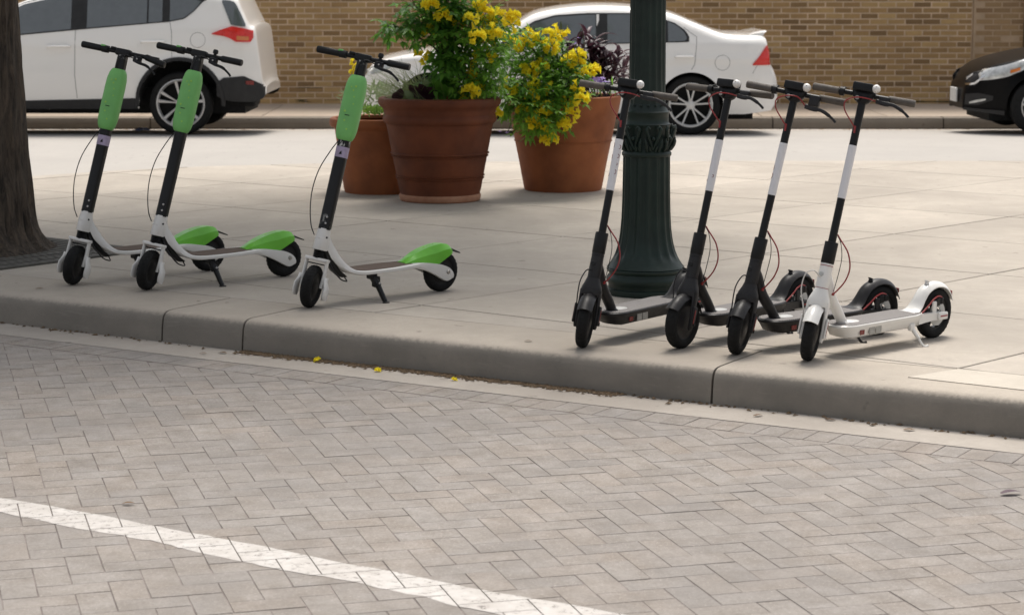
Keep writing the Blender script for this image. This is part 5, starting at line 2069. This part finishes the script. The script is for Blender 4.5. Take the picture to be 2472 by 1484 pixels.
    def handle(self, u0, u1, v, parent=None, mat=None):
        x0, z = self.m(u0, v)
        x1, _ = self.m(u1, v)
        return MB().tube(catmull([(x0, -self.S(x0, z) + 0.005, z), (lerp(x0, x1, .12), -self.S(x0, z) - 0.028, z + 0.004), (lerp(x0, x1, .88), -self.S(x1, z) - 0.028, z + 0.006), (x1, -self.S(x1, z) + 0.005, z + 0.004)], 4), 0.014, 8).build('door_handle', mat or self.paint, parent or self.root)

    def wheel(self, u, v, r_px, rim_px, kind, mat):
        xc, zc = self.m(u, v)
        zc = r_px / PXM
        for sgn in (-1, 1):
            M = T(xc, sgn * (self.w - 0.115), zc) @ RX(90 * -sgn)   # local z points outwards
            if sgn < 0:
                M = T(xc, -(self.w - 0.115), zc) @ RX(90)
            r, ri = r_px / PXM, rim_px / PXM
            tyre = MB().lathe([(ri * 0.9, -0.09), (ri + 0.01, -0.105), (r - 0.03, -0.11), (r - 0.006, -0.095), (r, -0.06), (r, 0.06), (r - 0.006, 0.092), (r - 0.03, 0.108), (ri + 0.03, 0.106), (ri + 0.006, 0.098), (ri, 0.09), (ri * 0.9, 0.05)], 48, M).build('wheel', M_RUB, self.root, True, 50)
            if sgn > 0:
                continue
            MB().lathe([(0.0, -0.02), (ri * 0.97, -0.02), (ri * 0.98, 0.05)], 36, M).build('brake_backing', M_WELL, tyre)
            rm = MB()
            rm.lathe([(ri * 0.90, 0.06), (ri * 0.93, 0.088), (ri * 0.97, 0.098), (ri + 0.003, 0.096), (ri + 0.002, 0.07)], 48, M)
            rm.lathe([(0.0, 0.078), (ri * 0.12, 0.078), (ri * 0.20, 0.070), (ri * 0.24, 0.05)], 24, M)
            n = 5
            for k in range(n):
                for d in ((-13, 13) if kind == 'split' else (-7, 7)):
                    a = 360 * k / n + 90
                    if kind == 'split':
                        p0 = Vector((ri * 0.16 * math.cos(R(a + d * 0.6)), ri * 0.16 * math.sin(R(a + d * 0.6)), 0.068))
                        p1 = Vector((ri * 0.93 * math.cos(R(a + d)), ri * 0.93 * math.sin(R(a + d)), 0.080))
                        w0, w1 = 0.020, 0.020
                    else:
                        p0 = Vector((ri * 0.15 * math.cos(R(a + d)), ri * 0.15 * math.sin(R(a + d)), 0.066))
                        p1 = Vector((ri * 0.93 * math.cos(R(a + d * 1.7)), ri * 0.93 * math.sin(R(a + d * 1.7)), 0.080))
                        w0, w1 = 0.012, 0.036
                    dv = (p1 - p0)
                    s = Vector((-dv.y, dv.x, 0)).normalized()
                    rings = []
                    for t in (0, .33, .66, 1):
                        p = p0 + dv * t
                        w = lerp(w0, w1, t) * 0.5 * (ri / 0.23)
                        rings.append([p - s * w, p - s * w * 0.6 + Vector((0, 0, 0.008)), p + s * w * 0.6 + Vector((0, 0, 0.008)), p + s * w, p + s * w * 0.7 - Vector((0, 0, 0.03)), p - s * w * 0.7 - Vector((0, 0, 0.03))])
                    rm.loft(rings, M)
            ro_ = rm.build('rim', mat, tyre, True, 35)
            for k in range(5):
                a = R(72 * k + 54)
                MB().lathe([(0.0, 0.082), (0.008, 0.080), (0.009, 0.06)], 8, M @ T(ri * 0.15 * math.cos(a) * 1.5, ri * 0.15 * math.sin(a) * 1.5, -0.006)).build('lug_nut', M_TRIM, ro_)


# --- white sport utility car at left
SUV_TOP = [(-352, 215), (-348, 170), (-335, 140), (-295, 118), (-180, 100), (-88, 84), (-20, 42), (44, 10), (106, -10), (200, -24), (330, -29), (450, -24), (530, -13), (568, -5), (586, 28), (602, 60), (615, 70), (621, 110), (628, 170), (632, 198), (638, 212)]
SUV_BOT = [(-352, 240), (-300, 262), (480, 262), (540, 232), (560, 244), (612, 246), (630, 238), (638, 228)]
c = Car('parked_car', 'white sport utility car with red tail lamp, at left behind the green scooters', 435, 326, 0.92, 1010, SUV_TOP, SUV_BOT, [(435, 247, 100), (-153, 247, 100)], M_CARW, 1.13, 0.34, 0.8, 0.3, 0.34, 0.22)
suv = c
c.body()
frame_t = [(-70, 78), (0, 36), (60, 8), (120, -6), (220, -14), (330, -16), (420, -13), (478, -2), (500, 2)]
frame_b = [(-70, 92), (48, 87), (186, 74), (410, 55), (447, 48), (470, 30), (492, 6), (500, 3)]
c.patch('window_trim', frame_t, frame_b, M_TRIM, 0.003)
c.patch('front_window', [(-58, 78), (0, 41), (60, 13), (120, 0), (175, -7)], [(-58, 88), (48, 84), (175, 72)], M_GLASS, 0.006)
c.patch('rear_window', [(213, -8), (300, -11), (357, -11)], [(213, 69), (357, 57)], M_GLASS, 0.006)
c.patch('small_window', [(361, -11), (372, -11), (394, -9)], [(361, 56.5), (394, 54)], M_GLASS, 0.006)
c.patch('quarter_window', [(412, -9), (440, -6), (475, 2), (487, 6)], [(412, 52.5), (447, 45), (470, 27), (487, 7)], M_GLASS, 0.006)
c.patch('hatch_window', [(537, 3), (552, 3), (568, 8), (582, 34), (594, 60)], [(537, 8), (548, 34), (560, 62), (586, 66), (594, 66)], M_GLASS, 0.006)
lamp_o = c.patch('tail_lamp', [(514, 82), (535, 74), (562, 65), (590, 70), (612, 76)], [(514, 84), (540, 88), (556, 93), (572, 102), (606, 103), (612, 92)], M_TAIL, 0.020, None, True, 0.015)
c.patch('reversing_lens', [(574, 88), (602, 90)], [(574, 98), (602, 99)], M_AMBER, 0.024, lamp_o)
c.patch('lower_cladding', [(-60, 243), (58, 243), (200, 240), (332, 237)], [(-60, 263), (332, 263)], M_TRIM, 0.010)
# wheel-arch cladding rings
for uc in (435, -153):
    xc, zc = c.m(uc, 247)
    for sgn in (-1, 1):
        rn = MB()
        rings = []
        for i in range(25):
            a = math.pi * (i / 24) * 1.06 - 0.09
            ring = []
            for r, o_ in ((0.450, 0.008), (0.452, 0.022), (0.485, 0.024), (0.492, 0.002)):
                x, z = xc + r * math.cos(a), zc + r * math.sin(a)
                ring.append((x, sgn * (c.S(x, z) + o_), z))
            rings.append(ring)
        rn.loft(rings)
        rn.build('arch_cladding', M_TRIM, c.root)
bm_o = c.patch('rear_bumper', [(524, 200), (540, 188), (590, 184), (636, 208)], [(524, 232), (540, 240), (560, 245), (612, 247), (630, 240), (636, 232)], M_TRIM, 0.012)
MB().box((c.m(628, 0)[0] - 0.01, 0, c.m(0, 218)[1]), (0.09, c.w * 1.45, 0.13), None, 0.03, 3).build('bumper_bar', M_TRIM, c.root)
c.patch('bumper_reflector', [(592, 196), (612, 195)], [(594, 204), (612, 206)], M_DKRED, 0.020, bm_o)
MB().box((c.m(570, 0)[0], -0.35, c.m(0, 254)[1]), (0.34, 0.5, 0.07), None, 0.02).build('exhaust_box', M_WELL, c.root)
c.seam([(186, 74), (184, 120), (182, 180), (186, 237)])
c.seam([(413, 56), (417, 80), (417, 138)])
c.seam([(47, 262), (120, 263)], 0.004)
c.seam([(480 + 18 * math.cos(a * 0.2617), 98 + 18 * math.sin(a * 0.2617)) for a in range(25)], 0.005, None, None, 'fuel_flap_gap')
c.handle(118, 172, 114)
c.handle(344, 398, 103)
c.wheel(435, 252, 76, 58, 'flare', M_ALLOY)
c.wheel(-153, 252, 76, 58, 'flare', M_ALLOY)
mr = MB().box((c.m(-20, 0)[0], -c.w - 0.09, c.m(0, 84)[1]), (0.13, 0.20, 0.15), None, 0.04, 3)
mr.build('mirror', M_CARW, c.root)

# --- white saloon in the middle
SAL_TOP = [(866, 222), (869, 195), (882, 170), (905, 146), (960, 131), (1015, 122), (1073, 115), (1150, 107), (1192, 98), (1222, 73), (1258, 47), (1296, 28), (1360, 16), (1436, 10.5), (1519, 13), (1611, 26), (1680, 52), (1744, 76), (1803, 81), (1846, 84), (1855, 105), (1862, 145), (1872, 165), (1880, 186), (1881, 205)]
SAL_BOT = [(866, 245), (900, 262), (1740, 270), (1800, 270), (1866, 262), (1881, 240)]
c = Car('parked_car', 'white saloon car with boot spoiler, behind the flower pots and lamp post', 1668, 320, 0.92, 1010, SAL_TOP, SAL_BOT, [(1668, 248, 79), (1038, 248, 79)], M_CARW, 0.985, 0.42, 0.8, 0.32, 0.40, 0.20)
c.body()
c.patch('window_trim', [(1208, 99), (1245, 74), (1290, 47), (1340, 33), (1420, 28), (1520, 28), (1580, 35), (1630, 52), (1655, 70), (1663, 84), (1663, 95)], [(1208, 104), (1440, 102), (1660, 97), (1663, 96)], M_TRIM, 0.003)
c.patch('front_window', [(1218, 98), (1250, 76), (1292, 51), (1340, 37), (1420, 32), (1438, 32)], [(1218, 102), (1424, 100), (1438, 100)], M_GLASS, 0.006)
c.patch('window_post', [(1440, 31), (1446, 31)], [(1440, 60), (1446, 45)], M_CARW, 0.010)
c.patch('rear_window', [(1466, 31), (1520, 31), (1575, 38), (1606, 47)], [(1466, 99), (1606, 96.5)], M_GLASS, 0.006)
c.patch('quarter_window', [(1612, 48), (1632, 57), (1650, 71), (1657, 85)], [(1612, 96), (1652, 94), (1657, 90)], M_GLASS, 0.006)
c.patch('tail_lamp', [(1816, 150), (1835, 128), (1852, 104), (1861, 120)], [(1816, 152), (1861, 152)], M_TAIL, 0.014, None, True, 0.012)
sp = MB()
rings = []
for y in (-0.72, -0.70, -0.4, 0, 0.4, 0.70, 0.72):
    k = 0.8 if abs(y) > 0.71 else 1
    x0, z0 = c.m(1797, 84)
    x1, z1 = c.m(1852, 70)
    rings.append([(x0, y, z0 - 0.005), (lerp(x0, x1, .5), y, lerp(z0, z1, .62) * k + z0 * (1 - k)), (x1, y, z1 * k + z0 * (1 - k)), (x1 - 0.02, y, z1 - 0.035), (x1 - 0.06, y, z0 - 0.03)])
sp.loft(rings).build('boot_spoiler', M_CARW, c.root, True, 30)
c.seam([(1443, 101), (1443, 160), (1448, 262)])
c.seam([(1650, 62), (1672, 78), (1681, 84), (1680, 110), (1676, 150), (1668, 163)])
c.seam([(1855, 104), (1835, 140), (1816, 172)])
c.seam([(1743 + 18 * math.cos(a * 0.2617), 146 + 18 * math.sin(a * 0.2617)) for a in range(25)], 0.005, None, None, 'fuel_flap_gap')
c.handle(1630, 1672, 133)
c.handle(1395, 1437, 134)
c.wheel(1668, 248, 72, 53, 'split', M_ALLOY2)
c.wheel(1038, 248, 72, 53, 'split', M_ALLOY2)
MB().box((c.m(1255, 0)[0], -c.w - 0.09, c.m(0, 103)[1]), (0.12, 0.20, 0.13), None, 0.04, 3).build('mirror', M_CARW, c.root)
c.patch('headlamp', [(880, 165), (905, 152), (960, 146)], [(880, 178), (915, 172), (960, 150)], M_LAMP, 0.008)
c.patch('sill_strip', [(1130, 258), (1570, 258)], [(1130, 262), (1570, 262)], M_CARW, 0.012)  # raised body-colour strip along the sill
MB().box((c.m(1872, 0)[0] + 0.01, 0, c.m(0, 225)[1]), (0.06, c.w * 1.62, 0.16), None, 0.028, 3).build('bumper_bar', M_CARW, c.root)

# --- black car at right, nose in view
BLK_TOP = [(2306, 236), (2309, 210), (2315, 194), (2328, 178), (2352, 162), (2378, 151), (2424, 138), (2472, 127), (2540, 115), (2600, 104), (2660, 60), (2730, 22), (2830, 8), (2950, 8), (3060, 24), (3160, 58), (3230, 70), (3290, 74), (3300, 110), (3306, 190)]
BLK_BOT = [(2306, 262), (2330, 268), (2400, 274), (3260, 274), (3306, 250)]
c = Car('parked_car', 'black car at the right edge, only its nose in view', 2308, 320, 0.88, 1000, BLK_TOP, BLK_BOT, [(2472, 250, 78), (3070, 250, 78)], M_CARB, 0.97, 0.42, 0.75, 0.55, 0.45, 0.2)
c.root.location.x += 0.19
c.body()
c.patch('headlamp', [(2335, 176), (2346, 164), (2390, 152), (2434, 137), (2452, 134)], [(2335, 192), (2362, 188), (2394, 180), (2434, 160), (2452, 148)], M_LAMP, 0.012, None, True, 0.02)
c.patch('indicator', [(2398, 164), (2420, 157)], [(2398, 172), (2420, 165)], M_AMBER, 0.017)
c.patch('grille', [(2312, 186), (2326, 173), (2344, 167)], [(2312, 198), (2326, 196), (2344, 184)], M_TRIM, 0.008, None, True, 0.01)
c.patch('grille_bar', [(2311, 199), (2326, 197), (2346, 174)], [(2311, 204), (2328, 202), (2346, 179)], M_CHROME, 0.016, None, True, 0.01)
c.patch('grille_trim', [(2313, 186), (2326, 174)], [(2313, 193), (2326, 179)], M_CHROME, 0.014, None, True, 0.01)
c.patch('fog_light', [(2318, 245), (2332, 239), (2350, 235)], [(2318, 249), (2334, 245), (2350, 239)], M_LAMP, 0.012, None, True, 0.01)
c.patch('air_intake', [(2310, 226), (2335, 222), (2365, 228)], [(2310, 252), (2335, 252), (2365, 238)], M_TRIM, 0.006, None, True, 0.01)
c.patch('chin_spoiler', [(2308, 259), (2390, 263)], [(2308, 265), (2390, 274)], M_TRIM, 0.030)
MB().box((c.m(2303, 0)[0] - 0.012, 0, c.m(0, 231)[1]), (0.02, 0.31, 0.155), None, 0.004).build('number_plate', M_PLATE, c.root)
c.patch('window_trim', [(2640, 96), (2700, 60), (2760, 30), (2860, 22), (2960, 24), (3060, 44), (3110, 90)], [(2640, 102), (3110, 98)], M_TRIM, 0.003)
c.patch('front_window', [(2655, 94), (2705, 62), (2765, 34), (2840, 27)], [(2655, 99), (2840, 97)], M_GLASS, 0.006)
c.patch('rear_window', [(2860, 26), (2955, 28), (3050, 48), (3095, 88)], [(2860, 97), (3095, 95)], M_GLASS, 0.006)
c.wheel(2472, 250, 69, 46, 'flare', M_ALLOY)
c.wheel(3070, 250, 69, 46, 'flare', M_ALLOY)

# ------------------------------------------------------------------ small things on the ground
random.seed(90)
FL = [(767, 872, 'fallen yellow flower furthest left in the gutter debris', 0.75), (912, 895, 'fallen yellow flower in the gutter near the middle of the long kerb section', 0.62), (1097, 917, 'flattened yellow fallen petal in the gutter, rightmost of three', 0.55)]
for u, v, lab, sc in FL:
    p = ground(u, v, -0.145)
    b = MB()
    for k in range(4):
        d = Vector((random.gauss(0, 1), random.gauss(0, 1), 0.5)).normalized()
        trumpet(b, Vector((0, 0, 0.006)), d, 0.024, 0.016)
    o = b.build('fallen_flower', M_FLOW, None, True, 60)
    o.matrix_world = T(p.x, p.y, -0.148) @ Matrix.Scale(sc, 4)
    tag(o, lab, 'flower', 'fallen flowers in the gutter')
# strip of trodden debris along the kerb foot
db = MB()
for i in range(2400):
    t = random.random() ** 1.3
    x = lerp(-1.25, 0.45, t) if i % 9 else random.uniform(-2.8, 2.2)
    n = Vector((-0.51, -0.86))
    p = Vector((x, kerb_y(x))) + n * abs(random.gauss(0.0, 0.024)) + n * 0.002
    s = random.uniform(0.002, 0.009)
    a = random.uniform(0, 6.28)
    d = Vector((math.cos(a), math.sin(a), 0)) * s * 2
    e = Vector((-math.sin(a), math.cos(a), 0)) * s
    z = -0.1465 + random.uniform(0, 0.003)
    c0 = Vector((p.x, p.y, z))
    db.add([c0 - d, c0 + e, c0 + d, c0 - e, c0 + Vector((0, 0, s * 0.9))], [(0, 1, 4), (1, 2, 4), (2, 3, 4), (3, 0, 4)])
o = db.build('gutter_debris', M_DIRT, None, False)
tag(o, 'brown strip of leaf litter and dirt at the foot of the kerb', 'debris', None, 'stuff')
# loose dry leaves and bits
LEAVES = [(2440, 1190, -0.15, 1.5, 'dark curled dry leaf lying on the brick roadway at right', M_PLEAF),
          (537, 852, -0.147, 0.9, 'small brown leaf by the narrow kerb section', M_DRY),
          (490, 853, -0.147, 0.7, 'thin brown twig leaf in the gutter at left', M_DRY),
          (1560, 945, -0.147, 0.7, 'small brown leaf in the gutter under the black scooters', M_DRY),
          (1830, 1003, -0.147, 0.8, 'tan leaf in the gutter right of the kerb joint', M_DRY),
          (2005, 1014, -0.147, 0.8, 'tan leaf in the gutter below the white scooter', M_DRY),
          (2195, 1038, -0.147, 0.9, 'yellowish leaf in the gutter near the right edge', M_DRY),
          (95, 697, 0.002, 0.8, 'brown leaf on the pavement beside the tree', M_DRY),
          (480, 727, 0.002, 0.4, 'tiny red petal on the kerb top by the green scooters', M_DKRED),
          (548, 731, 0.002, 0.4, 'tiny red petal on the kerb top right of another', M_DKRED),
          (1275, 824, 0.002, 0.7, 'pale tan leaf on the kerb top left of the black scooters', M_DRY),
          (310, 1215, -0.15, 0.8, 'brown leaf sliver on the bricks above the white line', M_DRY)]
for u, v, h, sc, lab, mt in LEAVES:
    b = MB()
    rings = []
    for j in range(6):
        t = j / 5
        w = 0.011 * math.sin(math.pi * (0.1 + 0.85 * t)) + 0.001
        z = 0.0015 + 0.0035 * math.sin(t * 3.0)
        rings.append([((t - .5) * 0.05, -w, z + w * 0.2), ((t - .5) * 0.05, 0, z), ((t - .5) * 0.05, w, z + w * 0.15)])
    b.loft(rings, None, False, False)
    o = b.build('fallen_leaf', mt, None, True, 60)
    p = ground(u, v, h)
    o.matrix_world = T(p.x, p.y, h) @ RZ(random.uniform(-25, 25)) @ Matrix.Scale(sc, 4)
    tag(o, lab, 'leaf', 'fallen leaves and petals')
# scraps of litter by the far kerb
p = pt(352, 322, 24.3)
b = MB()
for k in range(4):
    cxx = random.uniform(-0.09, 0.09)
    ring = [Vector((cxx + math.cos(q) * random.uniform(.04, .09), math.sin(q) * random.uniform(.03, .06), random.uniform(0.0, 0.035))) for q in [i * 6.283 / 7 for i in range(7)]]
    b.add(ring + [Vector((cxx, 0, 0.045))], [(i, (i + 1) % 7, 7) for i in range(7)])
o = b.build('litter', M_BLUE, None, False)
o.location = (p.x, 24.2, -0.134)
tag(o, 'crumpled blue and white wrapper on the street by the rear wheel of the utility car', 'litter')
lt = MB()
for i in range(420):
    x = random.choice((random.uniform(-6.5, -2.3), random.uniform(1.2, 5.5)))
    y = 25.12 - abs(random.gauss(0, 0.12))
    z = -0.174 + (25.15 - y) * 0.043 + 0.004
    s = random.uniform(0.012, 0.03)
    a = random.uniform(0, 6.28)
    d = Vector((math.cos(a), math.sin(a), 0.15)) * s
    e = Vector((-math.sin(a), math.cos(a), 0.1)) * s * 0.5
    c0 = Vector((x, y, z))
    lt.add([c0 - d, c0 + e, c0 + d, c0 - e], [(0, 1, 2, 3)])
o = lt.build('leaf_litter', M_DRY, None, False)
tag(o, 'scattered orange-brown leaf litter along the far gutter', 'leaf litter', None, 'stuff')
